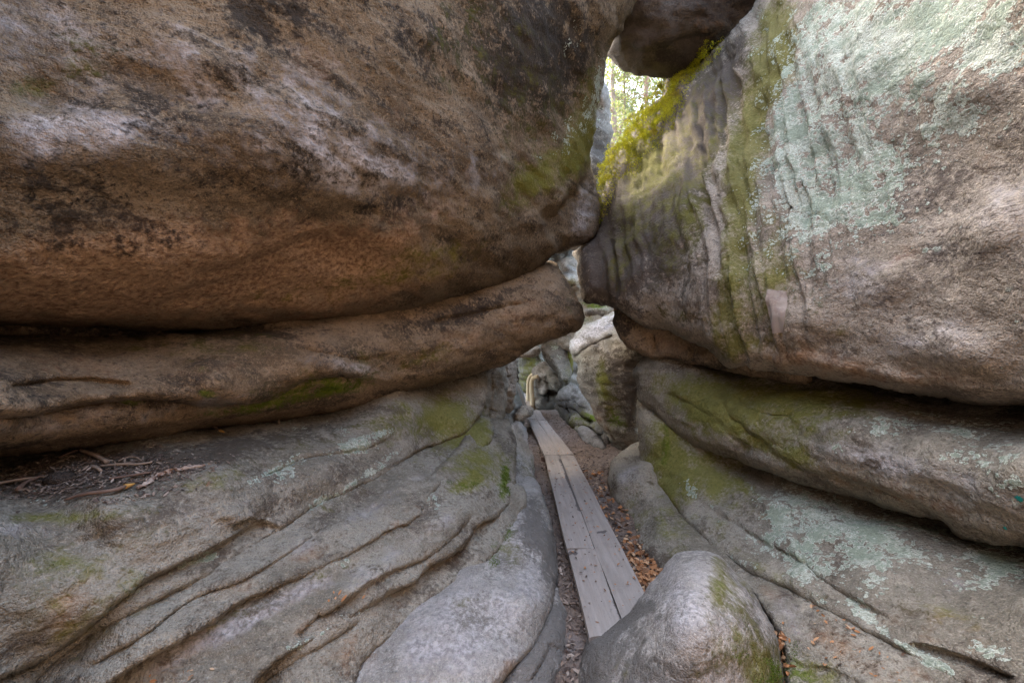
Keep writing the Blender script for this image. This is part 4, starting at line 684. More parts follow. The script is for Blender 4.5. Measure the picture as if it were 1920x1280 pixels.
def leaf_mat(name, ca, cb):
    k = NT(name); a = k.attr('tone')
    c = k.mix(a, ca, cb)
    k.link(c, k.bs.inputs['Base Color']); k.bs.inputs['Roughness'].default_value = .6
    tr = k.n.new('ShaderNodeBsdfTranslucent'); k.link(c, tr.inputs[0])
    mx = k.n.new('ShaderNodeMixShader'); mx.inputs[0].default_value = .45
    k.t.links.new(k.bs.outputs[0], mx.inputs[1]); k.t.links.new(tr.outputs[0], mx.inputs[2]); k.t.links.new(mx.outputs[0], k.out.inputs[0])
    return k.m

M['plank'] = wood_mat('weathered_plank', (.25, .208, .175), (.315, .265, .228))
M['post'] = wood_mat('pale_wood', (.44, .34, .22), (.60, .48, .33), (12, 12, 2), False)
M['board'] = wood_mat('bleached_wood', (.36, .34, .33), (.48, .46, .45), (10, 10, 2), False)
M['twig'] = wood_mat('twig_bark', (.12, .07, .05), (.20, .125, .09), (8, 8, 8), False)
M['twigp'] = wood_mat('dry_twig', (.24, .165, .115), (.36, .26, .19), (8, 8, 8), False)
M['torn'] = wood_mat('torn_wood', (.50, .26, .07), (.62, .36, .12), (8, 8, 8), False)
M['birch'] = wood_mat('birch_bark', (.16, .07, .04), (.46, .38, .31), (22, 22, 22), False)
M['trunk'] = wood_mat('tree_bark', (.17, .12, .09), (.32, .23, .175), (6, 6, 1.2), False)
M['pine'] = wood_mat('pine_bark', (.20, .11, .07), (.33, .20, .13), (6, 6, 1.2), False)
M['litter'] = litter_mat('leaf_litter', [(.04, .028, .022), (.12, .075, .05), (.28, .12, .05), (.42, .19, .08), (.50, .33, .20)])
M['chips'] = litter_mat('wood_chips', [(.03, .022, .018), (.07, .048, .038), (.13, .09, .07), (.22, .155, .115), (.36, .28, .22)])
M['soil'] = soil_mat(); M['moss'] = moss_mat()
M['leaf'] = leaf_mat('spring_leaf', (.12, .15, .05), (.30, .31, .11))
M['needle'] = leaf_mat('pine_needles', (.06, .10, .05), (.16, .20, .09))

# ------------------------------------------------------------------ ground, hill and an unseen light-blocking slope
def grid_sheet(name, xs, ys, zf, mat):
    X, Y = np.meshgrid(xs, ys); sh = X.shape; X = X.ravel(); Y = Y.ravel()
    V = np.stack([X, Y, zf(X, Y)], 1)
    idx = np.arange(X.size).reshape(sh)
    Fq = np.stack([idx[:-1, :-1].ravel(), idx[:-1, 1:].ravel(), idx[1:, 1:].ravel(), idx[1:, :-1].ravel()], 1)
    return tag(link_mesh(name, V, Fq, mat), kind='structure')
def gz(X, Y):
    P = np.stack([X, Y, 0 * X], 1)
    return -.115 + .05 * fbm(P * 1.3, 3) + .016 * fbm(P * 9, 3) + .03 * sstep(.85, 1.3, X) + .02 * sstep(7, 10, Y)
gxs = np.concatenate([[-600, -120, -30, -10, -5], np.arange(-3, .1, .2), np.arange(.1, 1.7, .022), np.arange(1.7, 4, .2), [6, 10, 30, 120, 600]])
gys = np.concatenate([[-600, -120, -30, -10, -4], np.arange(-1, 1.6, .2), np.arange(1.6, 10, .03), np.arange(10, 16, .2), [20, 30, 60, 200, 700]])
grid_sheet('ground', gxs, gys, gz, M['soil'])
def hz(X, Y):
    P = np.stack([X, Y, 0 * X], 1)
    return -.4 + 9.1 * sstep(14.6, 15.8, Y + .3 * perlin(P * .7)) + .055 * np.clip(Y - 16, 0, 40) + .35 * fbm(P * .5, 3) * sstep(14, 17, Y)
grid_sheet('hill', np.arange(-24, 40.1, .4), np.concatenate([np.arange(14.2, 17, .12), np.arange(17, 60, .8)]), hz, M['soil'])

def blocker_z(X, Y):
    P = np.stack([X, Y, 0 * X], 1)
    return -.5 + 10 * sstep(0, 4.0, np.maximum(-Y - 1.6, np.where(Y < 1.2, np.abs(X - .3) - 3.2, -1))) + .5 * fbm(P * .6, 3)
grid_sheet('hill', np.arange(-14, 14.1, .35), np.arange(-14, .4, .35), blocker_z, M['soil'])      # unseen slope added behind the viewer to block low sky light

# ------------------------------------------------------------------ boardwalk
def plank(name, p0, p1, w0, w1, parent, z=0.0, th=.045, stain=None, seed=0):
    """one board from p0 to p1 (left edge), widths w0/w1 to the right"""
    p0 = np.array(p0); p1 = np.array(p1); L = np.linalg.norm(p1 - p0)
    n = max(8, int(L / .05)); m = 8
    rr = random.Random(seed); V = []; S = []
    for i in range(n + 1):
        t = i / n; q = p0 + (p1 - p0) * t; w = w0 + (w1 - w0) * t
        for j in range(m + 1):
            s = j / m
            e = .0018 * math.sin(t * L * 5 + seed * 3) * (1 if j == m else (-1 if j == 0 else 0))
            xx = q[0] + s * w + e; yy = q[1] + (s - .5) * .012
            drop = .006 if j in (0, m) else 0
            V.append((xx, yy, z - drop + .004 * math.sin(seed + s * 3 + t * 4)))
    top = len(V)
    for i in range(n + 1):
        for j in range(m + 1):
            x, y, zz = V[i * (m + 1) + j]; V.append((x, y, z - th))
    V = np.array(V)
    V[:top, 2] += .003 * perlin(V[:top] * np.array([20, 2.5, 5]) + seed) + .002 * perlin(V[:top] * 30)
    Fc = []; g = lambda i, j, b=0: b + i * (m + 1) + j
    for i in range(n):
        for j in range(m):
            Fc.append((g(i, j), g(i, j + 1), g(i + 1, j + 1), g(i + 1, j)))
            Fc.append((g(i, j, top), g(i + 1, j, top), g(i + 1, j + 1, top), g(i, j + 1, top)))
        Fc.append((g(i, 0), g(i + 1, 0), g(i + 1, 0, top), g(i, 0, top)))
        Fc.append((g(i + 1, m), g(i, m), g(i, m, top), g(i + 1, m, top)))
    for j in range(m):
        Fc.append((g(0, j + 1), g(0, j), g(0, j, top), g(0, j + 1, top)))
        Fc.append((g(n, j), g(n, j + 1), g(n, j + 1, top), g(n, j, top)))
    d = np.zeros(len(V))
    for it in (stain or []):
        dd = polyline_dist(V[:, 0], V[:, 1], it[0])[0]
        d += it[2] * np.exp(-(dd / it[1])**2)
    return link_mesh(name, V, np.array(Fc), M['plank'], parent, (p0[0], p0[1], z), False, {'dark': np.clip(d, 0, 1.2)})

def sleeper(y, x0, x1, parent, z=-.05):
    V = []
    for x in (x0, x1):
        for (dy, dz) in ((-.04, -.075), (.04, -.075), (.045, -.004), (-.045, -.004)): V.append((x, y + dy, z + dz))
    Fc = [(0, 1, 2, 3), (7, 6, 5, 4), (0, 4, 5, 1), (1, 5, 6, 2), (2, 6, 7, 3), (3, 7, 4, 0)]
    link_mesh('sleeper', np.array(V), np.array(Fc), M['twig'], parent, (x0, y, z), False)

def nails(o, spots, z):
    for x, y in spots:
        V = [(x, y, z + .0035)]; n = 8
        for k in range(n): V.append((x + .005 * math.cos(k * .785), y + .005 * math.sin(k * .785), z + .002))
        for k in range(n): V.append((x + .005 * math.cos(k * .785), y + .005 * math.sin(k * .785), z - .01))
        Fc = [(0, 1 + k, 1 + (k + 1) % n) for k in range(n)] + [(1 + k, 9 + k, 9 + (k + 1) % n, 1 + (k + 1) % n) for k in range(n)]
        b = link_mesh('nail', np.array(V), Fc, M['dim'], None, (x, y, z)); b.parent = o
        b.location = np.array((x, y, z)) - np.array(o.location) - np.array(o.parent.location)
bw = empty('boardwalk', (.62, 3.9, 0), 'near boardwalk section of wide worn planks, running behind the rounded mossy sided boulder', 'boardwalk', 'boardwalk sections along the passage')
seam = [(.655, 5.4), (.66, 5.0), (.648, 4.6), (.655, 4.2), (.64, 3.8), (.635, 3.4), (.632, 3.0), (.625, 2.3)]
o = plank('plank', (.420, 2.165), (.432, 3.075), .207, .208, bw, .0, stain=[(seam, .006, .6), ([(.43, 3.02), (.47, 3.05), (.5, 3.0)], .02, 1.0)], seed=1)
nails(o, [(.420 + .207 * f + (float(.432) - .420) * g, 2.165 + (3.075 - 2.165) * g) for f in (.25, .75) for g in (.05, .95)], .0)
o = plank('plank', (.424, 3.085), (.458, 5.60), .215, .215, bw, .003, stain=[(seam[:5], .022, 1.1), (seam[4:], .006, .6)], seed=2)
nails(o, [(.424 + .215 * f + (float(.458) - .424) * g, 3.085 + (5.60 - 3.085) * g) for f in (.25, .75) for g in (.05, .95)], .003)
o = plank('plank', (.632, 2.0), (.680, 5.615), .212, .196, bw, -.002, stain=[(seam, .006, .6), ([(.72, 3.37), (.76, 3.34), (.79, 3.36)], .018, 1.0), ([(.735, 3.56), (.77, 3.57)], .012, .8), ([(.70, 2.40), (.705, 2.6)], .006, 1.2)], seed=3)
nails(o, [(.632 + .212 * f + (float(.680) - .632) * g, 2.0 + (5.615 - 2.0) * g) for f in (.25, .75) for g in (.05, .95)], -.002)
for y in (2.4, 3.08, 4.4, 5.45): sleeper(y, .46, .80, bw)
bw2 = empty('boardwalk', (.55, 6.9, 0), 'middle boardwalk section of two grey planks, past the bend beside the mossy boulder', 'boardwalk', 'boardwalk sections along the passage')
o = plank('plank', (.458, 5.615), (.337, 8.13), .216, .175, bw2, .006, seed=4)
nails(o, [(.458 + .216 * f + (float(.337) - .458) * g, 5.615 + (8.13 - 5.615) * g) for f in (.25, .75) for g in (.05, .95)], .006)
o = plank('plank', (.678, 5.635), (.515, 8.13), .196, .180, bw2, .004, seed=5)
nails(o, [(.678 + .196 * f + (float(.515) - .678) * g, 5.635 + (8.13 - 5.635) * g) for f in (.25, .75) for g in (.05, .95)], .004)
for y in (5.75, 6.9, 8.0): sleeper(y, .42, .90 if y < 6 else .70, bw2)
bw3 = empty('boardwalk', (.45, 9.2, 0), 'short far boardwalk section of narrow pale planks, ending at the wooden posts', 'boardwalk', 'boardwalk sections along the passage')
o = plank('plank', (.330, 8.16), (.31, 10.4), .17, .16, bw3, .010, seed=6)
nails(o, [(.330 + .17 * f + (float(.31) - .330) * g, 8.16 + (10.4 - 8.16) * g) for f in (.25, .75) for g in (.05, .95)], .010)
o = plank('plank', (.512, 8.16), (.48, 9.3), .175, .16, bw3, .0, seed=7)
nails(o, [(.512 + .175 * f + (float(.48) - .512) * g, 8.16 + (9.3 - 8.16) * g) for f in (.25, .75) for g in (.05, .95)], .0)
o = plank('plank', (.25, 10.43), (.10, 12.2), .32, .32, bw3, .012, seed=8)
nails(o, [(.25 + .32 * f + (float(.10) - .25) * g, 10.43 + (12.2 - 10.43) * g) for f in (.25, .75) for g in (.05, .95)], .012)
for y in (8.3, 9.2, 10.3): sleeper(y, .36, .62, bw3)

# ------------------------------------------------------------------ tubes: posts, twigs, trunks
def tube_geo(pts, radii, sides=8, wob=0.0, seed=0):
    P = [np.array(p, float) for p in pts]; V = []; Fc = []
    rr = random.Random(seed); up = np.array((.123, .37, .92)); prev = None
    for i, p in enumerate(P):
        t = P[min(i + 1, len(P) - 1)] - P[max(i - 1, 0)]; t /= np.linalg.norm(t) + 1e-9
        a = np.cross(t, up if abs(t @ up) < .95 else np.array((1., 0, 0))) if prev is None else prev - t * (prev @ t)
        a /= np.linalg.norm(a) + 1e-9; b = np.cross(t, a); prev = a
        for k in range(sides):
            an = 2 * math.pi * k / sides; r = radii[i] * (1 + wob * rr.uniform(-1, 1))
            V.append(p + r * (math.cos(an) * a + math.sin(an) * b))
    for i in range(len(P) - 1):
        for k in range(sides):
            k2 = (k + 1) % sides
            Fc.append((i * sides + k, i * sides + k2, (i + 1) * sides + k2, (i + 1) * sides + k))
    n = len(V); V.append(P[0]); V.append(P[-1])
    for k in range(sides):
        k2 = (k + 1) % sides
        Fc.append((n, k2, k)); Fc.append((n + 1, (len(P) - 1) * sides + k, (len(P) - 1) * sides + k2))
    return V, Fc

def tube_obj(name, pts, radii, mat, parent=None, sides=8, wob=0.0, seed=0, sm=True, n=5):
    c = catmull(pts, n, False); r = np.interp(np.linspace(0, 1, len(c)), np.linspace(0, 1, len(radii)), radii)
    V, Fc = tube_geo(c, r, sides, wob, seed)
    return link_mesh(name, V, Fc, mat, parent, pts[0] if parent is None else None, sm)

def P(px, py, d): return at(px, py, d)
o = tube_obj('wooden_post', [P(990, 768, 10.7), P(990, 745, 10.7), P(990.5, 720, 10.7), P(992, 709, 10.7), P(997, 703, 10.7), P(1004, 700, 10.5)], [.058, .055, .053, .05, .048, .04], M['post'], wob=.08, seed=1)
tag(o, 'thinner pale bent wooden post, the one farther from the pale boulder', 'post', 'wooden posts at the far end of the boardwalk')
o = tube_obj('wooden_post', [P(998.5, 770, 10.05), P(997.5, 745, 10.05), P(996.5, 722, 10.05), P(998, 711, 10.05), P(1003, 707, 10.0), P(1008, 705, 9.9)], [.066, .064, .06, .056, .054, .046], M['post'], wob=.08, seed=2)
tag(o, 'thicker pale bent wooden post, the one touching the pale boulder', 'post', 'wooden posts at the far end of the boardwalk')
# leaning weathered board
a, b = P(962, 700, 7.7), P(988, 772, 8.0)
w0, w1 = .015, .085; V = []
for q, w in ((a, w0), (a + (b - a) * .35, .05), (a + (b - a) * .7, .07), (b, w1)):
    for dx, dy in ((-w * .5, -.012), (w * .5, -.012), (w * .5, .012), (-w * .5, .012)): V.append(q + np.array((dx, dy, .006 * math.sin(dx * 90 + q[2] * 9))))
Fc = [(0, 1, 2, 3), (15, 14, 13, 12)]
for i in range(3):
    for k in range(4): Fc.append((i * 4 + k, i * 4 + (k + 1) % 4, i * 4 + 4 + (k + 1) % 4, i * 4 + 4 + k)[::-1])
tag(link_mesh('weathered_board', np.array(V), Fc, M['board'], loc=b, smooth=False), 'pale bleached pointed board leaning beside the far end of the boardwalk', 'board')

# ------------------------------------------------------------------ moss cushions on the shoulder of the right boulder
moss_poly = catmull([(1127, 408), (1129, 337), (1145, 285), (1172, 262), (1187, 228), (1216, 198), (1237, 170), (1250, 144), (1291, 120), (1312, 105), (1337, 86), (1352, 76), (1352, 100), (1330, 128), (1306, 155), (1287, 186), (1272, 231), (1240, 262), (1232, 285), (1206, 296), (1194, 330), (1178, 312), (1166, 335), (1152, 365), (1140, 395), (1133, 412)], 4)
X, Y, V0, N0, _ = SURF['RB']
m = inside(X, Y, moss_poly) | (polyline_dist(X, Y, moss_poly, True)[0] < 5)
ids = np.nonzero(m)[0]
edge = polyline_dist(X[ids], Y[ids], moss_poly, True)[0]
Pm = V0[ids]; Nm = N0[ids].copy(); Nm[:, 2] += .25; Nm /= np.linalg.norm(Nm, axis=1)[:, None]
lump = fbm(Pm * 3.2 + 4, 3); lump2 = fbm(Pm * np.array((9, 9, 6)) + 9, 3, .6, ridged=True)
cover = sstep(-.25, .05, fbm(Pm * 2.2 + 20, 3) + .6) * sstep(0, 9, edge)
VM = []; FM = []; 
def blade(p, n, h, w, tone):
    k = len(VM); a = np.cross(n, RNG.normal(size=3)); a /= np.linalg.norm(a) + 1e-9
    b = np.cross(n, a)
    tip = p + n * h + a * RNG.normal() * h * .5
    VM.extend([p - a * w, p + a * w, tip, p + b * w]); FM.append((k, k + 1, k + 2)); FM.append((k + 1, k + 3, k + 2))
# cushion body
G = {}
gxu = np.unique(np.round(X[ids], 2)); 
key = {(round(X[i], 2), round(Y[i], 2)): j for j, i in enumerate(ids)}
Vtop = Pm + Nm * ((.012 + .20 * np.clip(lump + .25, 0, 1) + .07 * lump2) * cover - .03 * (1 - cover))[:, None]
gyu = np.unique(np.round(Y[ids], 2)); nxt = dict(zip(gxu[:-1], gxu[1:])); nyt = dict(zip(gyu[:-1], gyu[1:]))
VM.extend(list(Vtop))
for (x, y), j in key.items():
    x2, y2 = nxt.get(x), nyt.get(y)
    if x2 is None or y2 is None: continue
    q = (key.get((x, y2)), key.get((x2, y2)), key.get((x2, y)))
    if None in q: continue
    FM.append((j, q[0], q[1], q[2]))
wgt = cover * (edge > 2); wgt = wgt / wgt.sum()
for i in RNG.choice(len(ids), 32000, p=wgt):
    nn = Nm[i] + RNG.normal(size=3) * .5; nn[2] -= .15; nn /= np.linalg.norm(nn)
    blade(Vtop[i] + RNG.normal(size=3) * .018, nn, RNG.uniform(.012, .034), RNG.uniform(.002, .005), 0)
tag(link_mesh('moss', np.array(VM), FM, M['moss'], smooth=True), 'bright yellow green moss cushions draped over the sunlit shoulder of the lichen boulder', 'moss', kind='stuff')

# faded painted trail mark on the right boulder
bx, by = (1449, 1479), (545, 622)
k = NT('faded_paint'); n = k.noise(20, 5, .7); zz = k.n.new('ShaderNodeSeparateXYZ'); k.link(k.tc, zz.inputs[0])
c = k.mix(k.rng(zz.outputs[2], .105, .135), (.24, .19, .15), (.31, .25, .205))
c = k.mix(k.rng(n, .44, .60), c, (.24, .18, .145)); k.link(c, k.bs.inputs['Base Color']); k.bs.inputs['Roughness'].default_value = .9
ii = np.nonzero((X > bx[0]) & (X < bx[1]) & (Y > by[0]) & (Y < by[1]))[0]
kx = np.unique(np.round(X[ii], 2)); ky = np.unique(np.round(Y[ii], 2)); kd = {(round(X[i], 2), round(Y[i], 2)): j for j, i in enumerate(ii)}
Fp = [(kd[(kx[a], ky[b])], kd[(kx[a], ky[b + 1])], kd[(kx[a + 1], ky[b + 1])], kd[(kx[a + 1], ky[b])]) for a in range(len(kx) - 1) for b in range(len(ky) - 1)]
Vp = V0[ii] + N0[ii] * .003
rb = bpy.data.objects['lichen_boulder']
pm = link_mesh('trail_mark', Vp, Fp, k.m, None, Vp.min(0)); pm.parent = rb; pm.location = Vp.min(0) - np.array(rb.location)
pm['label'] = 'faded whitish grey painted trail mark'

# ------------------------------------------------------------------ twigs and litter on the ledge
def lay(key, pts, lift=.008):
    return [on_surface(key, *p)[0] + on_surface(key, *p)[1] * lift for p in pts]
def twig(pts, r, label, mat='twig', key='L1', name='twig', tip=None, cat='twig', lift=.020, sides=6):
    q = lay(key, pts, lift)
    o = tube_obj(name, q, r, M[mat], sides=sides, wob=.15, seed=len(label), n=3)
    tag(o, label, cat, 'twigs lying on the rock ledge' if cat == 'twig' else None)
    if tip:
        e = tube_obj('torn_end', [q[-1], q[-1] + (q[-1] - q[-2]) * .35, q[-1] + (q[-1] - q[-2]) * .75], [r[-1] * 1.05, r[-1] * .9, r[-1] * .3], M['torn'], o, 6, .1, 3, n=2)
        e.location = -np.array(o.location)
    return o
twig([(122, 944), (160, 934), (205, 925), (232, 918)], [.006, .008, .009, .010], 'long reddish brown twig with an orange torn end, at the front of the ledge litter', tip=True)
twig([(-20, 918), (30, 911), (70, 906), (106, 899)], [.007, .007, .006, .005], 'pale thin twig lying above the short dark slanting twig', 'twigp')
twig([(28, 932), (50, 917), (82, 902)], [.010, .009, .005], 'short dark slanting twig just under the pale thin twig', 'twig')
twig([(188, 879), (225, 876), (262, 872), (284, 869)], [.006, .007, .006, .005], 'straight brown twig across the middle of the ledge litter', 'twigp')
twig([(153, 855), (178, 863), (203, 872)], [.010, .012, .012], 'thick broken brown stick at the back of the ledge litter', 'twigp')
twig([(116, 869), (130, 862), (146, 853)], [.004, .006, .008], 'short twig pointing up toward the long tan slab', 'twig')
twig([(168, 881), (178, 885), (192, 891)], [.009, .010, .006], 'stubby orange brown stick at the end of the straight brown twig', 'twigp')
twig([(222, 868), (240, 862), (255, 861), (268, 866)], [.003, .003, .003, .002], 'thin curved twig behind the straight twig', 'twigp')
twig([(384, 807), (400, 812), (412, 815)], [.008, .009, .009], 'single dark stick with an orange end, alone near the slab edge', tip=True)
q = on_surface('L1', 524, 797)[0]
tag(tube_obj('twig', [q, q + (0.002, 0, .03), q + (-.002, 0, .065)], [.004, .004, .003], M['twigp'], n=2), 'tiny upright twig standing at the slab edge', 'twig', 'twigs lying on the rock ledge')
twig([(205, 905), (240, 898), (282, 890)], [.006, .006, .006], 'grey brown twig half buried in the middle of the litter', 'twig')
# curled birch bark
qa = lay('L1', [(255, 917), (276, 908), (292, 893), (318, 888), (345, 884), (384, 876)], .012)
tag(tube_obj('birch_bark', qa, [.005, .012, .007, .014, .009, .004], M['birch'], wob=.55, seed=5, sides=6, sm=False, n=4), 'curled white and rust coloured bark strip in the ledge litter', 'bark strip')
# dark stone and a flat stone on the ledge
def pebble(px, py, key, r, mat, label, sx=(1.4, .9, .7), seed=0, name='stone'):
    c, nrm = on_surface(key, px, py)
    nn = 14; V = []; Fc = []
    for i in range(nn + 1):
        for j in range(nn):
            th = math.pi * i / nn; ph = 2 * math.pi * j / nn
            V.append((math.sin(th) * math.cos(ph), math.sin(th) * math.sin(ph), math.cos(th)))
    V = np.array(V); V = V * (1 + .28 * fbm(V * 1.4 + seed, 3))[:, None] * np.array(sx) * r + c + nrm * r * .25
    for i in range(nn):
        for j in range(nn): Fc.append((i * nn + j, (i + 1) * nn + j, (i + 1) * nn + (j + 1) % nn, i * nn + (j + 1) % nn))
    tag(link_mesh(name, V, np.array(Fc), mat, None, c), label, 'stone')
pebble(112, 904, 'L1', .05, M['dim'], 'dark rounded stone among the twigs at the back of the ledge', seed=1)
pebble(280, 866, 'L1', .022, M['dim'], 'small dark lump behind the bark strip', (1, .8, 1.3), seed=4)

def scatter(name, picks, mat, label, sizes, lift, curl=.3, long=2.0, kind='stuff', cat='leaf litter', tones=(0, 1), upright=.35):
    """many small curved flakes; picks = (points, normals)"""
    Pn, Nn = picks; V = []; Fc = []; T = []
    for p, n in zip(Pn, Nn):
        n = n + RNG.normal(size=3) * upright; n /= np.linalg.norm(n)
        a = np.cross(n, RNG.normal(size=3)); a /= np.linalg.norm(a) + 1e-9; b = np.cross(n, a)
        s = RNG.uniform(*sizes); l = s * RNG.uniform(1, long); cu = curl * RNG.uniform(-.3, 1) * s
        c = p + n * lift * RNG.uniform(.2, 1); k = len(V); t = RNG.uniform(*tones)
        V += [c - a * l, c - a * l * .3 + b * s * .75 + n * cu, c + a * l * .45 + b * s * .6 + n * cu, c + a * l, c + a * l * .45 - b * s * .6 + n * cu * .8, c - a * l * .3 - b * s * .75 + n * cu]
        Fc += [(k, k + 3, k + 2, k + 1), (k, k + 5, k + 4, k + 3)]; T += [t] * 6
    return tag(link_mesh(name, np.array(V), np.array(Fc), mat, smooth=False, attrs={'tone': T}), label, cat, kind=kind)
def surf_picks(key, regs, n):
    X, Y, V, N, _ = SURF[key]
    w = np.clip(blobs(X, Y, regs), 0, 1) * (V[:, 1]**2); w[(Y > 1285) | (X < -60) | (X > 1980)] = 0
    i = RNG.choice(len(X), n, p=w / w.sum())
    return V[i] + RNG.normal(size=(n, 3)) * .006, N[i]
scatter('wood_debris', surf_picks('L1', [(190, 885, 150, 26, -5, 1), (60, 925, 80, 14, -6, .8), (330, 885, 60, 10, -5, .6), (250, 930, 120, 8, -8, .25)], 3200), M['chips'], 'dark crumbled bark and needles heaped on the ledge under the slab', (.002, .007), .009, .4, 3.4, tones=(.15, 1), cat='debris')
def gpick(n, xr, yr, dens=None):
    out = []
    while len(out) < n:
        x = RNG.uniform(*xr); y = RNG.uniform(*yr)
        if dens is None or RNG.uniform() < dens(x, y): out.append((x, y))
    A = np.array(out); z = gz(A[:, 0], A[:, 1])
    return np.stack([A[:, 0], A[:, 1], z], 1), np.tile((0, 0, 1.), (n, 1))
scatter('wood_chips', gpick(9000, (.15, 1.75), (1.7, 9.5), lambda x, y: .12 + (3 / y)**2 * .6), M['chips'], 'brown bark chips strewn over the ground beside the boardwalk', (.005, .015), .010, .5, 2.6, cat='chips', tones=(.15, 1))
scatter('leaf_litter', gpick(760, (.80, 1.15), (2.4, 5.2), lambda x, y: .10 + math.exp(-((y - 2.8) / .38)**2)), M['litter'], 'orange brown dead leaves piled between the boardwalk and the foot rock', (.012, .026), .03, .7, 1.7, tones=(.3, 1), upright=.55)
scatter('leaf_litter', surf_picks('RF', [('line', [(1462, 1190), (1472, 1230), (1478, 1290)], 5, 1)], 60), M['litter'], 'few orange leaves caught in the crack beside the sandy ledge', (.008, .016), .02, .7, 1.7, tones=(.45, 1), upright=.6)
scatter('leaf_litter', surf_picks('RF', [(1560, 1170, 60, 20, 25, 1), (1600, 1230, 110, 30, 25, .5)], 60), M['litter'], 'scattered leaf scraps and grit on the sandy ledge', (.003, .009), .006, .5, 2.5, tones=(.2, 1))
scatter('leaf_litter', (lambda A: A)(surf_picks('L3', [(560, 1230, 60, 14, -25, 1), (640, 1120, 60, 20, -30, .5), (330, 1280, 60, 20, -20, 1)], 26)), M['litter'], 'few tiny leaf scraps on the lower bedding layers', (.003, .008), .004, .4, 2.5, tones=(.5, 1))
def hpick(n):
    x = RNG.uniform(0, 12, n); y = RNG.uniform(15.4, 24, n); return np.stack([x, y, hz(x, y)], 1), np.tile((0, 0, 1.), (n, 1))
scatter('leaf_litter', hpick(3000), M['litter'], 'sunlit brown leaves covering the forest floor between the trees', (.03, .07), .06, .6, 1.6, tones=(.4, 1), upright=.6)

# bits of litter lying on the planks
def ppick(n):
    y = RNG.uniform(2.2, 8, n)**1.0; x = .43 + RNG.uniform(0, 1, n) * .40; x = np.where(y > 5.6, x - (y - 5.6) * .06, x)
    return np.stack([x, y, np.full(n, .006)], 1), np.tile((0, 0, 1.), (n, 1))
scatter('leaf_litter', ppick(320), M['litter'], 'leaf scraps and grit lying on the boardwalk planks', (.003, .010), .003, .4, 2.2, tones=(0, .9), upright=.2)
# low moss growing on the near rocks
def moss_tufts(key, regs, n, label, h=.012):
    global VM, FM
    Xk, Yk, Vk, Nk, _ = SURF[key]; VM, FM = [], []
    w = np.clip(blobs(Xk, Yk, regs), 0, 1) * (Vk[:, 1]**2); w = w * (w > .12 * w.max()) * sstep(-.12, .2, fbm(Vk * 14, 3))
    for i in RNG.choice(len(Xk), n, p=w / w.sum()):
        nn = Nk[i] + RNG.normal(size=3) * .5; nn /= np.linalg.norm(nn)
        q = Vk[i] + RNG.normal(size=3) * .007
        blade(q - Nk[i] * .002, nn, RNG.uniform(.3, 1) * h, RNG.uniform(.0015, .0032), 0)
    tag(link_mesh('moss', np.array(VM), FM, M['tuft'], smooth=True), label, 'moss', kind='stuff')
M['tuft'] = litter_mat('low_moss', [(.09, .13, .012), (.09, .13, .012)])
moss_tufts('L3', [(946, 905, 9, 34, 4, 1), (875, 912, 20, 6, -10, .5), (840, 905, 8, 5, 0, .6)], 2600, 'bright green moss strip on the rounded end of the stepped outcrop')
moss_tufts('L5', [(930, 1005, 24, 22, -40, 1), (925, 1050, 12, 10, 0, .7), (945, 985, 12, 12, 0, .8)], 2600, 'green moss patch on the pale low boulder')
moss_tufts('SLAB', [(560, 740, 110, 13, -14, .8), (650, 725, 44, 10, -8, .6), (600, 712, 26, 8, 0, .8), (390, 735, 14, 6, 0, .7)], 3600, 'dark green moss along the underside of the long tan slab')
moss_tufts('RS2', [(1248, 838, 7, 28, 2, 1)], 900, 'narrow green moss streak on the lichen bank')
moss_tufts('RF', [(1500, 1270, 36, 20, 20, 1), (1490, 1230, 10, 36, 0, .8)], 900, 'green moss beside the leaf filled crack on the sandy ledge', .004)
moss_tufts('BB', [(1440, 1262, 22, 22, 0, .9), (1385, 1230, 14, 12, 0, .5)], 1400, 'sparse green moss on the side of the rounded mossy sided boulder', .006)
# two dabs of teal paint on the slab edge
kt = NT('teal_paint'); kt.bs.inputs['Base Color'].default_value = (.0, .19, .16, 1); kt.bs.inputs['Roughness'].default_value = .6
slab = [o for o in bpy.data.objects if o.get('label', '').startswith('tan and olive')][0]
for px_, py_, r_ in ((1911, 935, .011), (1887, 989, .006)):
    c_, n_ = on_surface('RS1', px_, py_); a_ = np.cross(n_, (0, 0, 1.)); a_ /= np.linalg.norm(a_); b_ = np.cross(n_, a_)
    Vd = [c_ + n_ * .006] + [c_ + n_ * .003 + r_ * (1 + .25 * math.sin(3 * k + px_)) * (math.cos(k * math.pi / 8) * a_ + 1.2 * math.sin(k * math.pi / 8) * b_) for k in range(16)]
    dsp = link_mesh('paint_dab', np.array(Vd), [(0, 1 + k, 1 + (k + 1) % 16) for k in range(16)], kt.m, None, c_); dsp.parent = slab; dsp.location = c_ - np.array(slab.location)

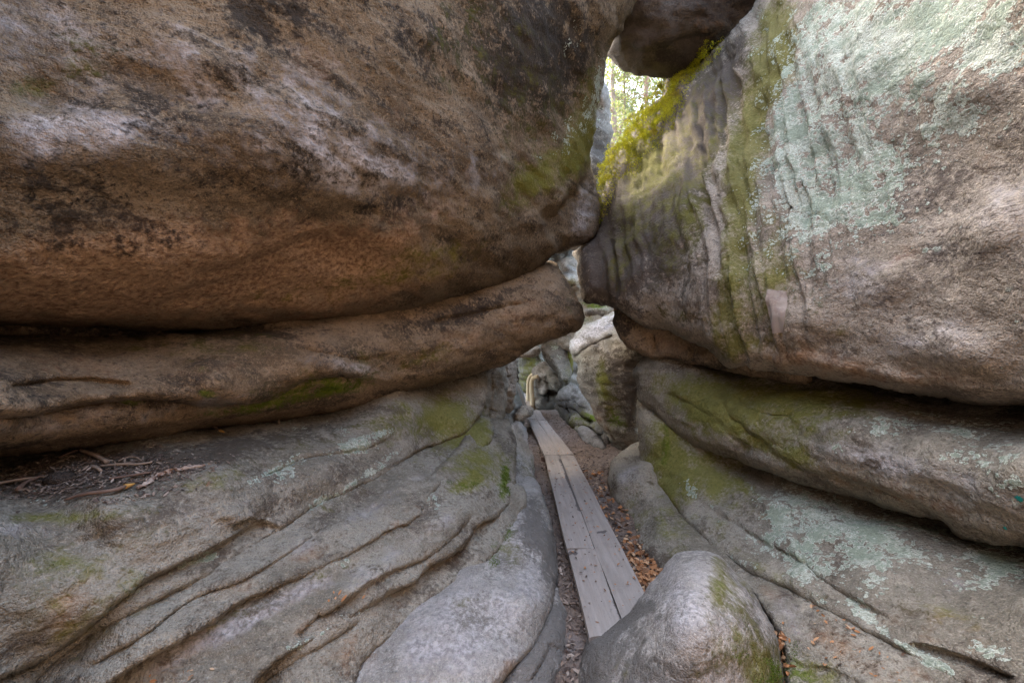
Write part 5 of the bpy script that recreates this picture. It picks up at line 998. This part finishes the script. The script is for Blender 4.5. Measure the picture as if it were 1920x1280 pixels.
# ------------------------------------------------------------------ trees on the plateau
def tree(x, y, h, r, lean, kind, label, seed, nleaf=2600, low=.25, leafs=(.05, .10)):
    rr = random.Random(seed); z0 = float(hz(np.array([x]), np.array([y]))[0]) - .1
    root = empty('tree', (x, y, z0), label, 'tree', 'trees on the plateau beyond the gap')
    bark = M['pine'] if kind == 'pine' else M['trunk']
    pts = [np.array((x, y, z0))]
    for i in range(1, 8):
        t = i / 7; pts.append(np.array((x + lean[0] * h * t**1.3 + rr.uniform(-.16, .16) * (i > 1), y + lean[1] * h * t + rr.uniform(-.1, .1), z0 + h * t)))
    def part(name, V, Fc, mat, attrs=None, sm=True):
        o = link_mesh(name, np.array(V), Fc, mat, root, None, sm, attrs); o.location = -np.array(root.location); return o
    c = catmull(pts, 4, False); V, Fc = tube_geo(c, np.linspace(r, r * .25, len(c)), 8, .06, seed)
    part('trunk', V, Fc, bark)
    LV, LF, LT = [], [], []; BV, BF = [], []
    nb = 44
    for b in range(nb):
        t = low + (1 - low) * (b + rr.random()) / nb; k = int(t * (len(c) - 1)); p = c[k]
        an = rr.uniform(0, 2 * math.pi); L = h * (.30 if kind != 'pine' else .26) * (1.15 - t * .75) * rr.uniform(.6, 1.1)
        dz = rr.uniform(.05, .5) if kind != 'pine' else rr.uniform(-.25, .2)
        bp = [p]
        for s in (1, 2, 3, 4):
            bp.append(p + np.array((math.cos(an), math.sin(an), dz)) * L * s / 4 + np.array([rr.uniform(-.12, .12) for _ in range(3)]) * L * .6)
        cc = catmull(bp, 3, False); v, f = tube_geo(cc, np.linspace(r * .22 * (1.1 - t), .006, len(cc)), 5, .05, b)
        o_ = len(BV); BV += v; BF += [tuple(i + o_ for i in q) for q in f]
        for _ in range(nleaf // nb):
            q = cc[min(len(cc) - 1, int((rr.random()**.6) * len(cc)))] + np.array([rr.gauss(0, 1) for _ in range(3)]) * L * .13
            s = rr.uniform(*leafs); a = np.array([rr.gauss(0, 1) for _ in range(3)]); a /= np.linalg.norm(a); e = np.cross(a, np.array([rr.gauss(0, 1) for _ in range(3)])); e /= np.linalg.norm(e) + 1e-9
            kk = len(LV); w = .5 if kind != 'pine' else .22
            LV += [q - a * s, q + e * s * w, q + a * s, q - e * s * w]; LF.append((kk, kk + 1, kk + 2, kk + 3)); LT += [rr.random()] * 4
    part('branch', BV, BF, bark)
    part('crown', LV, np.array(LF), M['needle'] if kind == 'pine' else M['leaf'], {'tone': LT}, False)
def tx(px, y): return (px - CX) / F * y
tree(tx(1148, 17), 17, 9, .13, (.00, 0), 'beech', 'slim pale trunked tree nearest the tall grey pillar', 1, 3600, .15)
tree(tx(1161, 18.5), 18.5, 8, .10, (.045, 0), 'beech', 'thin dark trunked tree just beside the slim pale trunked tree', 2, 3000, .2)
tree(tx(1176, 20), 20, 8, .09, (.11, 0), 'beech', 'slanting thin tree in the middle of the sky gap', 3, 3000, .2)
tree(tx(1217, 18), 18, 10, .14, (-.005, 0), 'pine', 'reddish trunked pine directly under the chockstone', 4, 3800, .15)
tree(tx(1118, 21), 21, 8, .10, (.0, 0), 'pine', 'dark green pine partly behind the grey pillar', 5, 2600, .1, (.06, .12))
tree(tx(1243, 21), 21, 9, .12, (.02, 0), 'beech', 'leafy tree farther back just above the moss cushions', 6, 3600, .1)
tree(tx(1262, 26), 26, 9, .12, (.0, 0), 'beech', 'distant yellow green tree above the moss and behind the chockstone', 7, 800, .08, (.07, .12))
tree(tx(1290, 27), 27, 10, .12, (.0, 0), 'pine', 'distant bluish green conifer mostly hidden behind the chockstone', 8, 900, .08, (.08, .14))
# undergrowth
def shrub(x, y, h, label, seed, mat, n=500, base=None):
    rr = random.Random(seed); z0 = float(hz(np.array([x]), np.array([y]))[0]) if base is None else base
    root = empty('shrub', (x, y, z0), label, 'shrub', 'shrubs at the plateau edge')
    BV, BF, LV, LF, LT = [], [], [], [], []
    for b in range(12):
        an = rr.uniform(0, 6.28); bp = [np.array((0, 0, -.05))]
        for s in (1, 2, 3): bp.append(np.array((math.cos(an) * .35 * s / 3, math.sin(an) * .35 * s / 3, s / 3)) * h * rr.uniform(.8, 1.1))
        cc = catmull(bp, 3, False); v, f = tube_geo(cc, np.linspace(.012, .004, len(cc)), 4)
        o_ = len(BV); BV += v; BF += [tuple(i + o_ for i in q) for q in f]
        for _ in range(n // 12):
            q = cc[rr.randrange(2, len(cc))] + np.array([rr.gauss(0, 1) for _ in range(3)]) * h * .14
            s = rr.uniform(.03, .06); a = np.array([rr.gauss(0, 1) for _ in range(3)]); a /= np.linalg.norm(a); e = np.cross(a, np.array([rr.gauss(0, 1) for _ in range(3)])); e /= np.linalg.norm(e) + 1e-9
            k = len(LV); LV += [q - a * s, q + e * s * .5, q + a * s, q - e * s * .5]; LF.append((k, k + 1, k + 2, k + 3)); LT += [rr.random()] * 4
    link_mesh('stem', np.array(BV), BF, M['trunk'], root, np.array(root.location)).location = (0, 0, 0)
    for ob, nm in ((LV, 'foliage'),):
        o = link_mesh(nm, np.array(ob), np.array(LF), mat, root, None, False, {'tone': LT}); o.location = (0, 0, 0)
    st = [c for c in root.children if c.name.startswith('stem')][0]
    st.data.vertices.foreach_set('co', np.array(BV, np.float32).ravel()); st.data.update()
shrub(tx(1172, 16.2), 16.2, 1.3, 'light green shrub at the foot of the thin dark trunked tree', 21, M['leaf'])
shrub(tx(1192, 16.5), 16.5, 1.6, 'yellow green shrub right behind the moss cushions', 22, M['leaf'])
shrub(tx(1215, 17), 17, 2.2, 'taller shrub at the foot of the reddish pine', 23, M['leaf'], 700)

# ------------------------------------------------------------------ light, sky, camera
ELEV, AZ = 50.0, -30.0      # sun ahead of the camera and to the left
w = bpy.data.worlds.new('World'); scene.world = w; w.use_nodes = True
nt = w.node_tree; bg = nt.nodes['Background']
sky = nt.nodes.new('ShaderNodeTexSky'); sky.sky_type = 'NISHITA'; sky.sun_disc = False
sky.sun_elevation = math.radians(ELEV); sky.sun_rotation = math.radians(AZ)
sky.dust_density = 3.0; sky.air_density = 1.0
nt.links.new(sky.outputs[0], bg.inputs[0]); bg.inputs[1].default_value = .15
sun = bpy.data.lights.new('sun', 'SUN'); sun.energy = 0.75; sun.angle = math.radians(18); sun.color = (1, .985, .955)
so = bpy.data.objects.new('sun', sun); COL.objects.link(so)
el, az = math.radians(ELEV), math.radians(AZ)
d = np.array((math.sin(az) * math.cos(el), math.cos(az) * math.cos(el), math.sin(el)))
from mathutils import Vector
so.rotation_euler = Vector(d).to_track_quat('Z', 'Y').to_euler(); so.location = d * 30

cam = bpy.data.cameras.new('camera'); cam.sensor_width = 36; cam.lens = F / 1920 * 36; cam.clip_end = 3000; cam.clip_start = .05
co = bpy.data.objects.new('camera', cam); COL.objects.link(co)
co.location = (0, 0, EYE); co.rotation_euler = (math.pi / 2, 0, 0)
scene.camera = co
scene.view_settings.view_transform = 'Standard'; scene.view_settings.look = 'None'
scene.view_settings.exposure = 3.95; scene.view_settings.gamma = 1.0
scene.cycles.use_denoising = True; scene.cycles.denoising_prefilter = 'ACCURATE'
scene.cycles.max_bounces = 6; scene.cycles.diffuse_bounces = 2; scene.cycles.glossy_bounces = 1
scene.cycles.adaptive_threshold = .008
scene.view_settings.use_white_balance = True; scene.view_settings.white_balance_temperature = 7150; scene.view_settings.white_balance_tint = 6
